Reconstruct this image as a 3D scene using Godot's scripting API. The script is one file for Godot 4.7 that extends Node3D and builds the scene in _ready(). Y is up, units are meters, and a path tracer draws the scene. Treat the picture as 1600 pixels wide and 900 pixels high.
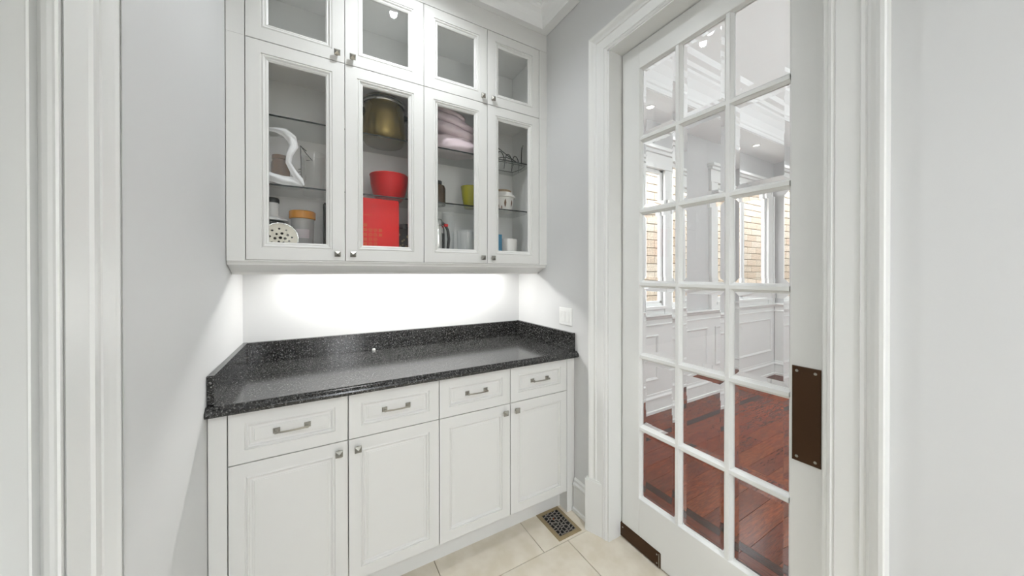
extends Node3D

# ---------------------------------------------------------------- mesh builder
class MB:
	var st := SurfaceTool.new()
	var xf := Transform3D.IDENTITY
	var grp := 4294967295
	func _init(x := Transform3D.IDENTITY):
		st.begin(Mesh.PRIMITIVE_TRIANGLES)
		xf = x
	func _v(p: Vector3, uv: Vector2):
		st.set_smooth_group(grp)
		st.set_uv(uv)
		st.add_vertex(xf * p)
	func tri(a: Vector3, b: Vector3, c: Vector3, ua := Vector2.ZERO, ub := Vector2.ZERO, uc := Vector2.ZERO):   # counter-clockwise from outside
		_v(a, ua); _v(c, uc); _v(b, ub)
	func quad(a: Vector3, b: Vector3, c: Vector3, d: Vector3, ua := Vector2.ZERO, ub := Vector2.ZERO, uc := Vector2.ZERO, ud := Vector2.ZERO):
		tri(a, b, c, ua, ub, uc); tri(a, c, d, ua, uc, ud)
	func trin(a: Vector3, b: Vector3, c: Vector3, n: Vector3):
		if (b - a).cross(c - a).dot(n) < 0.0: tri(a, c, b)
		else: tri(a, b, c)
	# chamfered box
	func box(a: Vector3, b: Vector3, r := 0.0):
		if r <= 0.0:
			var p := [Vector3(a.x, a.y, a.z), Vector3(b.x, a.y, a.z), Vector3(b.x, b.y, a.z), Vector3(a.x, b.y, a.z), Vector3(a.x, a.y, b.z), Vector3(b.x, a.y, b.z), Vector3(b.x, b.y, b.z), Vector3(a.x, b.y, b.z)]
			for f in [[4, 5, 6, 7], [1, 0, 3, 2], [5, 1, 2, 6], [0, 4, 7, 3], [7, 6, 2, 3], [0, 1, 5, 4]]:
				quad(p[f[0]], p[f[1]], p[f[2]], p[f[3]], Vector2(0, 0), Vector2(1, 0), Vector2(1, 1), Vector2(0, 1))
			return
		var m := (a + b) * 0.5
		var h := (b - a) * 0.5
		var c := func(sx, sy, sz, ax): return m + Vector3(sx * (h.x - (0.0 if ax == 0 else r)), sy * (h.y - (0.0 if ax == 1 else r)), sz * (h.z - (0.0 if ax == 2 else r)))
		for s in [-1, 1]:
			quadn(c.call(s, -1, -1, 0), c.call(s, 1, -1, 0), c.call(s, 1, 1, 0), c.call(s, -1, 1, 0), Vector3(s, 0, 0))
			quadn(c.call(-1, s, -1, 1), c.call(1, s, -1, 1), c.call(1, s, 1, 1), c.call(-1, s, 1, 1), Vector3(0, s, 0))
			quadn(c.call(-1, -1, s, 2), c.call(1, -1, s, 2), c.call(1, 1, s, 2), c.call(-1, 1, s, 2), Vector3(0, 0, s))
			for t in [-1, 1]:
				quadn(c.call(-1, s, t, 1), c.call(1, s, t, 1), c.call(1, s, t, 2), c.call(-1, s, t, 2), Vector3(0, s, t))
				quadn(c.call(s, -1, t, 0), c.call(s, 1, t, 0), c.call(s, 1, t, 2), c.call(s, -1, t, 2), Vector3(s, 0, t))
				quadn(c.call(s, t, -1, 0), c.call(s, t, 1, 0), c.call(s, t, 1, 1), c.call(s, t, -1, 1), Vector3(s, t, 0))
				for k in [-1, 1]:
					trin(c.call(s, t, k, 0), c.call(s, t, k, 1), c.call(s, t, k, 2), Vector3(s, t, k))
	func quadn(a: Vector3, b: Vector3, c: Vector3, d: Vector3, n: Vector3):
		if (b - a).cross(c - a).dot(n) < 0.0: quad(a, d, c, b)
		else: quad(a, b, c, d)
	# extrude a polygon along an axis: x -> polygon is (y,z); y -> (z,x); z -> (x,y)
	func prism(poly: Array, axis: String, t0: float, t1: float):
		var pts := PackedVector2Array(poly)
		if Geometry2D.is_polygon_clockwise(pts) != Geometry2D.is_polygon_clockwise(PackedVector2Array([Vector2(0, 0), Vector2(1, 0), Vector2(0, 1)])):
			pts.reverse()
		var at := func(p: Vector2, t: float) -> Vector3:
			return Vector3(t, p.x, p.y) if axis == "x" else Vector3(p.y, t, p.x) if axis == "y" else Vector3(p.x, p.y, t)
		var e3: Vector3 = at.call(Vector2.ZERO, 1.0)
		for i in pts.size():
			var p := pts[i]
			var q := pts[(i + 1) % pts.size()]
			quad(at.call(p, t0), at.call(q, t0), at.call(q, t1), at.call(p, t1))
		var ids := Geometry2D.triangulate_polygon(pts)
		for i in range(0, ids.size(), 3):
			trin(at.call(pts[ids[i]], t1), at.call(pts[ids[i + 1]], t1), at.call(pts[ids[i + 2]], t1), e3)
			trin(at.call(pts[ids[i]], t0), at.call(pts[ids[i + 1]], t0), at.call(pts[ids[i + 2]], t0), -e3)
	# mitred rings of a rectangle facing +z: prof = [[inset, depth], ...]
	func rings(x0: float, y0: float, x1: float, y1: float, prof: Array, fill := true, back := false):
		var ring := func(k): return [Vector3(x0 + k[0], y0 + k[0], k[1]), Vector3(x1 - k[0], y0 + k[0], k[1]), Vector3(x1 - k[0], y1 - k[0], k[1]), Vector3(x0 + k[0], y1 - k[0], k[1])]
		for i in prof.size() - 1:
			var a: Array = ring.call(prof[i])
			var b: Array = ring.call(prof[i + 1])
			for j in 4:
				quad(a[j], a[(j + 1) % 4], b[(j + 1) % 4], b[j])
		if fill:
			var e: Array = ring.call(prof[-1])
			quad(e[0], e[1], e[2], e[3])
		if back:
			var f: Array = ring.call(prof[0])
			quad(f[3], f[2], f[1], f[0])
	# profile [r, y] turned about the y axis; creases sharper than crease_deg stay sharp
	func lathe(prof: Array, at := Vector3.ZERO, seg := 40, crease := 35.0):
		var old := grp
		grp = 1
		for i in prof.size() - 1:
			var p: Vector2 = Vector2(prof[i][0], prof[i][1])
			var q: Vector2 = Vector2(prof[i + 1][0], prof[i + 1][1])
			if i > 0:
				var o := Vector2(prof[i - 1][0], prof[i - 1][1])
				if absf((p - o).angle_to(q - p)) > deg_to_rad(crease): grp += 1
			for k in seg:
				var a0 := TAU * k / seg
				var a1 := TAU * (k + 1) / seg
				var f := func(v: Vector2, a: float): return at + Vector3(v.x * cos(a), v.y, -v.x * sin(a))
				var u0 := float(k) / seg
				var u1 := float(k + 1) / seg
				var v0 := float(i) / (prof.size() - 1)
				var v1 := float(i + 1) / (prof.size() - 1)
				if p.x > 1e-6: tri(f.call(p, a0), f.call(p, a1), f.call(q, a1), Vector2(u0, v0), Vector2(u1, v0), Vector2(u1, v1))
				if q.x > 1e-6: tri(f.call(p, a0), f.call(q, a1), f.call(q, a0), Vector2(u0, v0), Vector2(u1, v1), Vector2(u0, v1))
		grp = old
	func tube(pts: Array, r: float, seg := 10, closed := false, flat := 1.0):
		var old := grp
		grp = 7
		var n := pts.size()
		var rings_ := []
		for i in n:
			var d: Vector3 = (pts[(i + 1) % n] - pts[i]) if (i == 0 and not closed) else (pts[i] - pts[i - 1]) if (i == n - 1 and not closed) else (pts[(i + 1) % n] - pts[(i - 1 + n) % n])
			d = d.normalized()
			var up := Vector3.UP if absf(d.y) < 0.9 else Vector3.RIGHT
			var s := d.cross(up).normalized()
			var t := s.cross(d).normalized()
			var ring := []
			for k in seg:
				var a := TAU * k / seg
				ring.append(pts[i] + s * cos(a) * r + t * sin(a) * r * flat)
			rings_.append(ring)
		for i in (n if closed else n - 1):
			var a: Array = rings_[i]
			var b: Array = rings_[(i + 1) % n]
			for k in seg:
				quad(a[k], b[k], b[(k + 1) % seg], a[(k + 1) % seg])
		if not closed:
			grp = 8
			for k in range(1, seg - 1):
				tri(rings_[0][0], rings_[0][k], rings_[0][k + 1])
				tri(rings_[-1][0], rings_[-1][k + 1], rings_[-1][k])
		grp = old
	func mesh() -> ArrayMesh:
		st.generate_normals()
		return st.commit()

# ---------------------------------------------------------------- naming
var used := {}
var M := {}
var rng := RandomNumberGenerator.new()

func numbered(n: String) -> String:
	var k: int = used.get(n, 0)
	used[n] = k + 1
	return n if k == 0 else "%s_%03d" % [n, k]

func obj(called: String, mesh, m: Material, parent: Node = null) -> MeshInstance3D:
	var o := MeshInstance3D.new()
	o.mesh = mesh.mesh() if mesh is MB else mesh
	o.material_override = m
	if parent == null:
		o.name = numbered(called)
		add_child(o, true)
	else:
		var n := called
		var k := 0
		while parent.has_node(NodePath(n)):
			k += 1
			n = "%s_%03d" % [called, k]
		o.name = n
		parent.add_child(o, true)
	return o

func thing(called: String, label: String, category: String, group := "", at := Vector3.ZERO) -> Node3D:
	var o := Node3D.new()
	o.name = numbered(called)
	add_child(o, true)
	o.position = at
	return tag(o, label, category, group)

func tag(o: Node3D, label: String, category: String, group := "") -> Node3D:
	o.set_meta("label", label)
	o.set_meta("category", category)
	if group != "": o.set_meta("group", group)
	return o

func struct(called: String, mesh, m: Material, label: String, category: String) -> MeshInstance3D:
	var o := obj(called, mesh, m)
	o.set_meta("kind", "structure")
	o.set_meta("label", label)
	o.set_meta("category", category)
	return o

func boxmesh(a: Vector3, b: Vector3, r := 0.0) -> MB:
	var s := MB.new()
	s.box(a, b, r)
	return s

# ---------------------------------------------------------------- materials
func mat(n: String, c: Color, rough: float, metal := 0.0, spec := 0.5) -> StandardMaterial3D:
	var m := StandardMaterial3D.new()
	m.resource_name = n
	m.albedo_color = c
	m.roughness = rough
	m.metallic = metal
	m.metallic_specular = spec
	M[n] = m
	return m

func noise_tex(freq: float, oct: int, cols: Array, offs: Array, size := 512, kind := FastNoiseLite.TYPE_SIMPLEX_SMOOTH, sd := 3) -> NoiseTexture2D:
	var n := FastNoiseLite.new()
	n.seed = sd
	n.noise_type = kind
	n.frequency = freq
	n.fractal_octaves = oct
	var t := NoiseTexture2D.new()
	t.width = size
	t.height = size
	t.seamless = true
	t.noise = n
	var g := Gradient.new()
	g.offsets = PackedFloat32Array(offs)
	g.colors = PackedColorArray(cols)
	t.color_ramp = g
	return t

func grey(v: float) -> Color: return Color(v, v, v)

func make_materials():
	mat("wall_paint", Color(0.855, 0.855, 0.853), 0.6)
	mat("ceiling_paint", Color(0.955, 0.955, 0.95), 0.7)
	mat("dining_paint", Color(0.79, 0.785, 0.78), 0.6)
	mat("cabinet_paint", Color(0.9, 0.897, 0.885), 0.38)
	mat("trim_paint", Color(0.915, 0.915, 0.905), 0.36)
	mat("cabinet_inside", Color(0.96, 0.96, 0.95), 0.45)
	mat("dark_gap", Color(0.08, 0.08, 0.078), 0.8)
	mat("nickel", Color(0.66, 0.65, 0.62), 0.28, 1.0)
	mat("bronze", Color(0.27, 0.175, 0.09), 0.38, 0.55)
	mat("steel", Color(0.72, 0.72, 0.71), 0.2, 1.0)
	mat("white_plastic", Color(0.93, 0.93, 0.92), 0.35)
	mat("black_plastic", Color(0.03, 0.03, 0.032), 0.35)
	# granite
	rng.seed = 11
	var im := Image.create(512, 512, false, Image.FORMAT_RGB8)
	var na := FastNoiseLite.new(); na.seed = 5; na.frequency = 0.09; na.fractal_octaves = 2
	var nb := FastNoiseLite.new(); nb.seed = 8; nb.frequency = 0.035
	var nc := FastNoiseLite.new(); nc.seed = 21; nc.noise_type = FastNoiseLite.TYPE_CELLULAR; nc.frequency = 0.11; nc.cellular_return_type = FastNoiseLite.RETURN_CELL_VALUE
	for y in 512:
		for x in 512:
			# wraps by blending the two edges
			var f := 0.0
			var v := 0.0
			var cell := 0.0
			var bx := clampf((x - 448) / 64.0, 0.0, 1.0)
			var by := clampf((y - 448) / 64.0, 0.0, 1.0)
			var xx := x if rng.randf() > bx else x - 512
			var yy := y if rng.randf() > by else y - 512
			f = na.get_noise_2d(xx, yy)
			v = nb.get_noise_2d(xx, yy)
			cell = nc.get_noise_2d(xx, yy)
			var g := 0.12 + 0.08 * v + 0.24 * f
			if cell > 0.0: g += 0.09 + 0.2 * f
			if cell > 0.7: g += 0.12
			if cell < -0.3: g *= 0.3
			g = clampf(g * 1.1 + rng.randf_range(-0.03, 0.03), 0.02, 0.75)
			im.set_pixel(x, y, Color(g, g * 0.995, g * 0.98))
	var gm := mat("granite", Color.WHITE, 0.14, 0.0, 0.55)
	gm.albedo_texture = ImageTexture.create_from_image(im)
	gm.uv1_triplanar = true
	gm.uv1_world_triplanar = true
	gm.uv1_scale = Vector3.ONE * 3.0
	var gt := gm.duplicate() as StandardMaterial3D
	gt.roughness = 0.3
	gt.albedo_color = Color(1.25, 1.25, 1.25)
	M["granite_top"] = gt
	# stone tile
	var tm := mat("tile", Color.WHITE, 0.42)
	tm.albedo_texture = noise_tex(0.012, 5, [Color(0.855, 0.815, 0.735), Color(0.875, 0.835, 0.765), Color(0.895, 0.86, 0.795)], [0.25, 0.5, 0.8], 512, FastNoiseLite.TYPE_SIMPLEX_SMOOTH, 9)
	tm.uv1_triplanar = true
	tm.uv1_world_triplanar = true
	tm.uv1_scale = Vector3.ONE * 1.3
	mat("grout", Color(0.52, 0.46, 0.37), 0.9)
	# wood: four tones over one grain
	var gi := Image.create(512, 128, false, Image.FORMAT_RGB8)
	var n1 := FastNoiseLite.new(); n1.seed = 2; n1.frequency = 0.02; n1.fractal_octaves = 3
	var n2 := FastNoiseLite.new(); n2.seed = 4; n2.frequency = 0.05
	for y in 128:
		for x in 512:
			var w := n1.get_noise_2d(x * 0.22, y * 2.6)
			var ring := 0.5 + 0.5 * sin((y * 0.33 + w * 16.0 + n2.get_noise_2d(x * 0.1, y * 0.5) * 5.0))
			var fine := n2.get_noise_2d(x * 0.5, y * 16.0)
			var v := clampf(0.74 + 0.17 * ring + 0.12 * w + 0.16 * fine, 0.35, 1.0)
			gi.set_pixel(x, y, Color(v, v * (0.93 + 0.07 * ring), v * (0.88 + 0.1 * ring)))
	var gtx := ImageTexture.create_from_image(gi)
	var tones := [Color(0.52, 0.235, 0.125), Color(0.49, 0.21, 0.11), Color(0.55, 0.265, 0.14), Color(0.455, 0.19, 0.105)]
	for i in 4:
		var wm := mat("wood_%d" % i, tones[i], 0.2, 0.0, 0.35)
		wm.albedo_texture = gtx
	var dk := mat("wood_dark", Color(0.24, 0.085, 0.065), 0.2, 0.0, 0.35)
	dk.albedo_texture = gtx
	# brick
	for i in 3:
		var bm := mat("brick_%d" % i, [Color(0.91, 0.855, 0.775), Color(0.89, 0.82, 0.735), Color(0.925, 0.88, 0.81)][i], 0.85)
		bm.albedo_texture = noise_tex(0.03, 4, [grey(0.88), grey(1.0)], [0.2, 0.8], 256, FastNoiseLite.TYPE_SIMPLEX_SMOOTH, 30 + i)
		bm.uv1_triplanar = true
		bm.uv1_scale = Vector3.ONE * 4.0
	mat("mortar", Color(0.60, 0.55, 0.49), 0.9)
	# glass
	var pane := mat("pane_glass", Color(0.95, 0.98, 0.96, 0.02), 0.02, 0.0, 0.3)
	pane.transparency = BaseMaterial3D.TRANSPARENCY_ALPHA
	var bev := mat("bevelled_glass", Color(1, 1, 1, 0.0), 0.0)
	bev.refraction_enabled = true
	bev.refraction_scale = 0.038
	bev.transparency = BaseMaterial3D.TRANSPARENCY_ALPHA
	var shelf := mat("shelf_glass_reflection_tint", Color(0.40, 0.46, 0.42, 0.28), 0.0)  # grey-green body colour paints in the dark reflection of the cabinet interior
	shelf.transparency = BaseMaterial3D.TRANSPARENCY_ALPHA
	mat("shelf_edge", Color(0.02, 0.06, 0.05), 0.15)
	var clear := mat("clear_glass", Color(0.93, 0.95, 0.94, 0.1), 0.02)
	clear.transparency = BaseMaterial3D.TRANSPARENCY_ALPHA
	var frost := mat("cloudy_plastic", Color(0.86, 0.86, 0.85, 0.5), 0.4)
	frost.transparency = BaseMaterial3D.TRANSPARENCY_ALPHA
	var film := mat("bag_film", Color(0.97, 0.97, 0.97, 0.17), 0.35)
	film.transparency = BaseMaterial3D.TRANSPARENCY_ALPHA
	mat("bag_fold", Color(0.92, 0.92, 0.92), 0.35)
	# contents
	mat("pot_olive", Color(0.50, 0.43, 0.24), 0.2, 0.7)
	mat("red_bowl", Color(0.80, 0.01, 0.045), 0.35, 0.0, 0.35)
	mat("red_card", Color(0.85, 0.012, 0.01), 0.5, 0.0, 0.3)
	mat("gold_print", Color(0.80, 0.36, 0.08), 0.4, 0.2)
	mat("yellow_lid", Color(0.83, 0.56, 0.1), 0.4)
	mat("amber", Color(0.42, 0.255, 0.015), 0.15)
	mat("brown_dark", Color(0.13, 0.10, 0.06), 0.3)
	mat("lime_cup", Color(0.60, 0.58, 0.03), 0.35)
	mat("pink_film", Color(0.90, 0.83, 0.85), 0.4)
	mat("ceramic", Color(0.9, 0.89, 0.87), 0.2)
	mat("tan_wood", Color(0.62, 0.53, 0.42), 0.5)
	mat("leaf_print", Color(0.40, 0.26, 0.12), 0.4)
	mat("blue_card", Color(0.22, 0.52, 0.66), 0.45)
	mat("red_plastic", Color(0.75, 0.05, 0.06), 0.35)
	mat("grey_canister", Color(0.2, 0.2, 0.19), 0.18, 0.8)
	mat("label_paper", Color(0.80, 0.77, 0.78), 0.6)
	mat("tan_print", Color(0.62, 0.54, 0.36), 0.5)
	var lamp := mat("lamp_glow", Color(1, 1, 1), 0.5)
	lamp.emission_enabled = true
	lamp.emission = Color(1.0, 0.98, 0.95)
	lamp.emission_energy_multiplier = 3.0

# ---------------------------------------------------------------- measured places (metres; x right along the back wall, z towards the viewer)
const W := 1.595
const CEIL := 2.978
const SOFFIT := 2.882
const ZU := 0.348
const ZL := 0.617
const XD := 1.675
const DZ := -0.02
const DX0 := 1.76
const DX1 := 5.63
const DCEIL := 3.12
const DSOF := 2.83
const HALL := 4.3

func camera_and_light():
	var cam := Camera3D.new()
	cam.name = "camera"
	cam.projection = Camera3D.PROJECTION_FRUSTUM
	cam.near = 0.05
	cam.far = 200.0
	var f := 520.1
	cam.size = 2.0 * cam.near * 450.0 / f
	cam.frustum_offset = Vector2(0, -cam.near * 21.26 / f)
	cam.position = Vector3(0.3236, 1.3588, 2.0875)
	cam.basis = Basis.from_euler(Vector3(-0.0039, -0.52661, -0.00046))
	add_child(cam)
	cam.current = true
	var e := Environment.new()
	var sky := Sky.new()
	var sm := ProceduralSkyMaterial.new()
	sm.sky_top_color = Color(0.94, 0.965, 1.0)
	sm.sky_horizon_color = Color(1.0, 0.985, 0.96)
	sm.ground_bottom_color = Color(0.5, 0.5, 0.48)
	sm.ground_horizon_color = Color(0.8, 0.8, 0.78)
	sky.sky_material = sm
	e.background_mode = Environment.BG_SKY
	e.sky = sky
	e.background_energy_multiplier = SKY_E
	e.tonemap_mode = Environment.TONE_MAPPER_LINEAR
	e.tonemap_exposure = EXPOSURE
	e.sdfgi_enabled = true
	e.ssao_enabled = true
	e.ssil_enabled = true
	var we := WorldEnvironment.new()
	we.name = "environment"
	we.environment = e
	add_child(we)

const LAMP_A := 1.1
const UNSEEN_LAMP_C := 0.2
const UNSEEN_LAMP_D := 5.0
const SOFFIT_E := 0.25
const TRAY_E := 0.25
const CHAND_E := 2.1
const STRIP_E := 0.78
const BEAM_A := 76.0
const BEAM_C := 78.0
const SKY_E := 12.0
const EXPOSURE := 1.03

func recessed_light(at: Vector3, label: String, energy: float, beam := 52.0, r := 0.022):
	var t := thing("recessed_light", label, "ceiling light", "", at)
	var ring := MB.new()
	ring.lathe([[r + 0.012, 0.0], [r + 0.012, -0.004], [r + 0.004, -0.006], [r, -0.003], [r, 0.0]], Vector3.ZERO, 32)
	obj("trim_ring", ring, M.trim_paint, t)
	var d := MB.new()
	d.lathe([[0.0, -0.003], [r, -0.002]], Vector3.ZERO, 32)
	obj("lamp_lens", d, M.lamp_glow, t)
	var l := SpotLight3D.new()
	l.name = "lamp_light"
	l.light_energy = energy
	l.light_color = Color(0.965, 0.985, 1.0)
	l.light_size = r
	l.spot_range = 12.0
	l.spot_angle = beam
	l.spot_angle_attenuation = 1.0
	l.spot_attenuation = 2.0
	l.shadow_enabled = true
	l.position = Vector3(0, -0.012, 0)
	l.rotation_degrees = Vector3(-90, 0, 0)
	t.add_child(l)

func strip_light():
	var t := thing("under_cabinet_light", "slim white strip light under the wall cabinets close to the back wall", "light")
	obj("housing", boxmesh(Vector3(0.2, 1.405, 0.115), Vector3(1.4, 1.42, 0.165), 0.002), M.white_plastic, t)
	obj("diffuser", boxmesh(Vector3(0.21, 1.402, 0.12), Vector3(1.39, 1.406, 0.16)), M.lamp_glow, t)
	var l := AreaLight3D.new()
	l.name = "strip_light"
	l.area_size = Vector2(1.18, 0.035)
	l.light_energy = STRIP_E
	l.light_color = Color(1.0, 1.0, 0.99)
	l.area_range = 8.0
	l.shadow_enabled = true
	l.position = Vector3(0.8, 1.4, 0.14)
	l.rotation_degrees = Vector3(-90, 0, 0)
	t.add_child(l)

# ---------------------------------------------------------------- the room
func room():
	var wp: Material = M.wall_paint
	# back wall runs on as the dining room's outer wall (with its window openings)
	struct("wall_back", boxmesh(Vector3(-0.15, -0.05, -0.2), Vector3(W + 0.16, 3.3, 0.0)), wp, "pale grey back wall behind the cabinets and granite backsplash", "wall")
	var s := MB.new()
	s.box(Vector3(-0.15, -0.05, 0.0), Vector3(0, 3.3, 1.27))
	s.box(Vector3(-0.15, 2.5, 1.27), Vector3(0, 3.3, 2.25))
	s.box(Vector3(-0.15, -0.05, 2.25), Vector3(0, 3.3, HALL))
	struct("wall_left", s, wp, "pale grey left wall beside the counter and the white casing", "wall")
	s = MB.new()
	s.box(Vector3(W, -0.05, 0.0), Vector3(DX0, 3.3, 0.86))
	s.box(Vector3(W, 2.483, 0.86), Vector3(DX0, 3.3, 1.727))
	s.box(Vector3(W, -0.05, 1.727), Vector3(DX0, 3.3, HALL))
	struct("wall_right", s, wp, "pale grey right wall around the glazed door", "wall")
	# wall behind the viewer with an unseen window, placed to light the pantry
	s = MB.new()
	s.box(Vector3(-0.15, -0.05, HALL), Vector3(DX0, 0.9, HALL + 0.15))
	s.box(Vector3(-0.15, 2.3, HALL), Vector3(DX0, 3.3, HALL + 0.15))
	s.box(Vector3(-0.15, 0.9, HALL), Vector3(0.44, 2.3, HALL + 0.15))
	s.box(Vector3(0.93, 0.9, HALL), Vector3(DX0, 2.3, HALL + 0.15))
	struct("wall_front", s, wp, "pale grey wall behind the viewer with an out-of-view window", "wall")
	window_unit("window_3", "unseen white framed window behind the viewer, placed to light the pantry", [[0.44, 0.93]], 0.9, 2.3, HALL, true)
	# ceiling with its lowered border
	struct("ceiling", boxmesh(Vector3(-0.15, CEIL, -0.2), Vector3(W + 0.165, CEIL + 0.3, HALL + 0.15)), M.ceiling_paint, "white pantry ceiling above the cabinets", "ceiling")
	var prof := [[0.0, CEIL + 0.02], [0.0, SOFFIT], [0.005, SOFFIT - 0.004], [0.058, SOFFIT - 0.006], [0.066, SOFFIT - 0.012], [0.07, SOFFIT], [0.074, SOFFIT + 0.03], [0.085, SOFFIT + 0.06], [0.1, CEIL - 0.018], [0.112, CEIL - 0.014], [0.116, CEIL], [0.116, CEIL + 0.02]]
	var cr := MB.new()
	var x1 := W
	var ring := func(k): return [Vector3(k[0], k[1], ZU - 0.02 + k[0]), Vector3(x1 - k[0], k[1], ZU - 0.02 + k[0]), Vector3(x1 - k[0], k[1], HALL - k[0]), Vector3(k[0], k[1], HALL - k[0])]
	for i in prof.size() - 1:
		var a: Array = ring.call(prof[i])
		var b: Array = ring.call(prof[i + 1])
		for j in 4:
			cr.quad(a[j], b[j], b[(j + 1) % 4], a[(j + 1) % 4])
	struct("trim_1", cr, M.ceiling_paint, "white stepped crown moulding around the pantry ceiling", "moulding")
	# pantry floor: stone tiles in grout
	var fl := struct("floor", boxmesh(Vector3(-0.15, -0.06, -0.2), Vector3(1.72, -0.004, HALL + 0.15)), M.grout, "beige stone tile floor in the pantry", "floor")
	var pitch := 0.4775
	var row := 0
	for k in range(-1, 9):
		var z0 := 0.2935 + 0.4775 * (k - 1)
		var off: float = [0.793, 0.9395][posmod(k, 2) if k % 2 == 0 else 1] if k != 2 else 0.9395
		off = 0.793 if posmod(k, 2) == 1 else 0.9395
		for j in range(-3, 3):
			var a := Vector3(maxf(off + pitch * j, -0.12), -0.012, maxf(z0, 0.0))
			var b := Vector3(minf(off + pitch * (j + 1), 1.72), 0.0, minf(z0 + pitch, HALL))
			if b.x - a.x < 0.02 or b.z - a.z < 0.02: continue
			obj("floor_tile", boxmesh(a + Vector3(0.0015, 0, 0.0015), b - Vector3(0.0015, 0, 0.0015), 0.001), M.tile, fl)
		row += 1
	# casing round the left opening: a moulded profile run up the wall
	var lp := [[0.0, 1.175], [0.01, 1.1913], [0.0068, 1.1873], [0.01, 1.2017], [0.008, 1.2106], [0.006, 1.2284], [0.005, 1.2438], [0.0028, 1.2458], [0.006, 1.2598], [0.011, 1.2747], [0.012, 1.2863], [0.0085, 1.2915], [0.008, 1.296], [0.006, 1.3444], [0.0022, 1.3397], [0.005, 1.3504], [0.006, 1.3568], [0.003, 1.3572], [-0.002, 1.3519], [-0.008, 1.3488], [-0.018, 1.3383], [-0.03, 1.3198], [-0.0305, 1.3345], [-0.033, 1.3348], [-0.036, 1.3317], [-0.07, 1.3084], [-0.15, 1.262], [-0.15, 1.175]]
	var poly := []
	for p in lp: poly.append(Vector2(p[1], p[0]))
	var cs := MB.new()
	cs.prism(poly, "y", 0.0, 2.6)
	struct("trim_2", cs, M.trim_paint, "white moulded door casing at the left edge on the left wall", "door casing")
	# closed flush door in the left opening, out of view to the side
	struct("door_2", boxmesh(Vector3(-0.14, 0.005, 1.27), Vector3(-0.1, 2.5, 2.25)), M.trim_paint, "plain white door in the left wall opening", "door")
	right_casing()
	# baseboard between the base cabinet and the door plinth
	var bb := MB.new()
	bb.prism([Vector2(0, W + 0.001), Vector2(0, W - 0.02), Vector2(0.004, W - 0.022), Vector2(0.022, W - 0.022), Vector2(0.026, W - 0.014), Vector2(0.14, W - 0.013), Vector2(0.148, W - 0.018), Vector2(0.158, W - 0.018), Vector2(0.165, W - 0.009), Vector2(0.178, W - 0.009), Vector2(0.186, W - 0.003), Vector2(0.187, W + 0.001)].map(func(p): return Vector2(p.y, p.x)), "z", 0.62, 0.757)
	struct("baseboard_right", bb, M.trim_paint, "short white moulded baseboard between base cabinet and door plinth", "baseboard")

func casing_profile(outer: float, inner: float, sgn: float) -> Array:
	# list of (t across the wall, distance out of it)
	var w := absf(inner - outer)
	var src := [[0.0, 0.0], [0.0, 0.038], [0.003, 0.041], [0.010, 0.041], [0.018, 0.036], [0.028, 0.026], [0.034, 0.023], [0.037, 0.027], [0.044, 0.027], [0.047, 0.022], [0.092, 0.018], [0.095, 0.014], [0.101, 0.017], [0.108, 0.013], [0.11, 0.009], [0.11, 0.0]]
	var out := []
	for p in src: out.append([outer + sgn * p[0] * w / 0.11, p[1]])
	return out

func right_casing():
	var zl0 := 0.768
	var zl1 := 0.874
	var zr1 := 1.716
	var zr0 := 1.8365
	var yt1 := 2.482
	var yt0 := 2.586
	var s := MB.new()
	var a := casing_profile(zl0, zl1, 1.0)
	var b := casing_profile(zr0, zr1, -1.0)
	var c := casing_profile(yt0, yt1, -1.0)
	# mitred sweep: down the left leg, over the head, down the right leg
	for i in a.size() - 1:
		var p := []
		for k in [i, i + 1]:
			p.append([Vector3(W - a[k][1], 0.0, a[k][0]), Vector3(W - a[k][1], c[k][0], a[k][0]), Vector3(W - b[k][1], c[k][0], b[k][0]), Vector3(W - b[k][1], 0.0, b[k][0])])
		for j in 3:
			s.quad(p[0][j], p[0][j + 1], p[1][j + 1], p[1][j])
	struct("trim_3", s, M.trim_paint, "white moulded casing framing the glazed door", "door casing")
	# plinth block at the foot of the far leg
	var pl := MB.new()
	pl.prism([Vector2(0.755, W), Vector2(0.755, 1.546), Vector2(0.762, 1.542), Vector2(0.866, 1.583), Vector2(0.876, 1.586), Vector2(0.876, W)], "y", 0.0, 0.272)
	pl.prism([Vector2(0.76, W), Vector2(0.76, 1.55), Vector2(0.766, 1.547), Vector2(0.866, 1.587), Vector2(0.874, 1.589), Vector2(0.874, W)], "y", 0.272, 0.28)
	struct("trim_4", pl, M.trim_paint, "white plinth block at the foot of the door casing", "plinth block")
	# jambs and head inside the opening
	var j := MB.new()
	j.box(Vector3(W - 0.009, 0, 0.86), Vector3(DX0 + 0.005, 2.483, 0.8855))
	j.box(Vector3(W - 0.009, 0, 1.7075), Vector3(DX0 + 0.005, 2.483, 1.727))
	j.box(Vector3(W - 0.009, 2.4765, 0.86), Vector3(DX0 + 0.005, 2.4835, 1.727))
	struct("trim_5", j, M.trim_paint, "white jamb lining of the glazed door opening", "door jamb")

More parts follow.
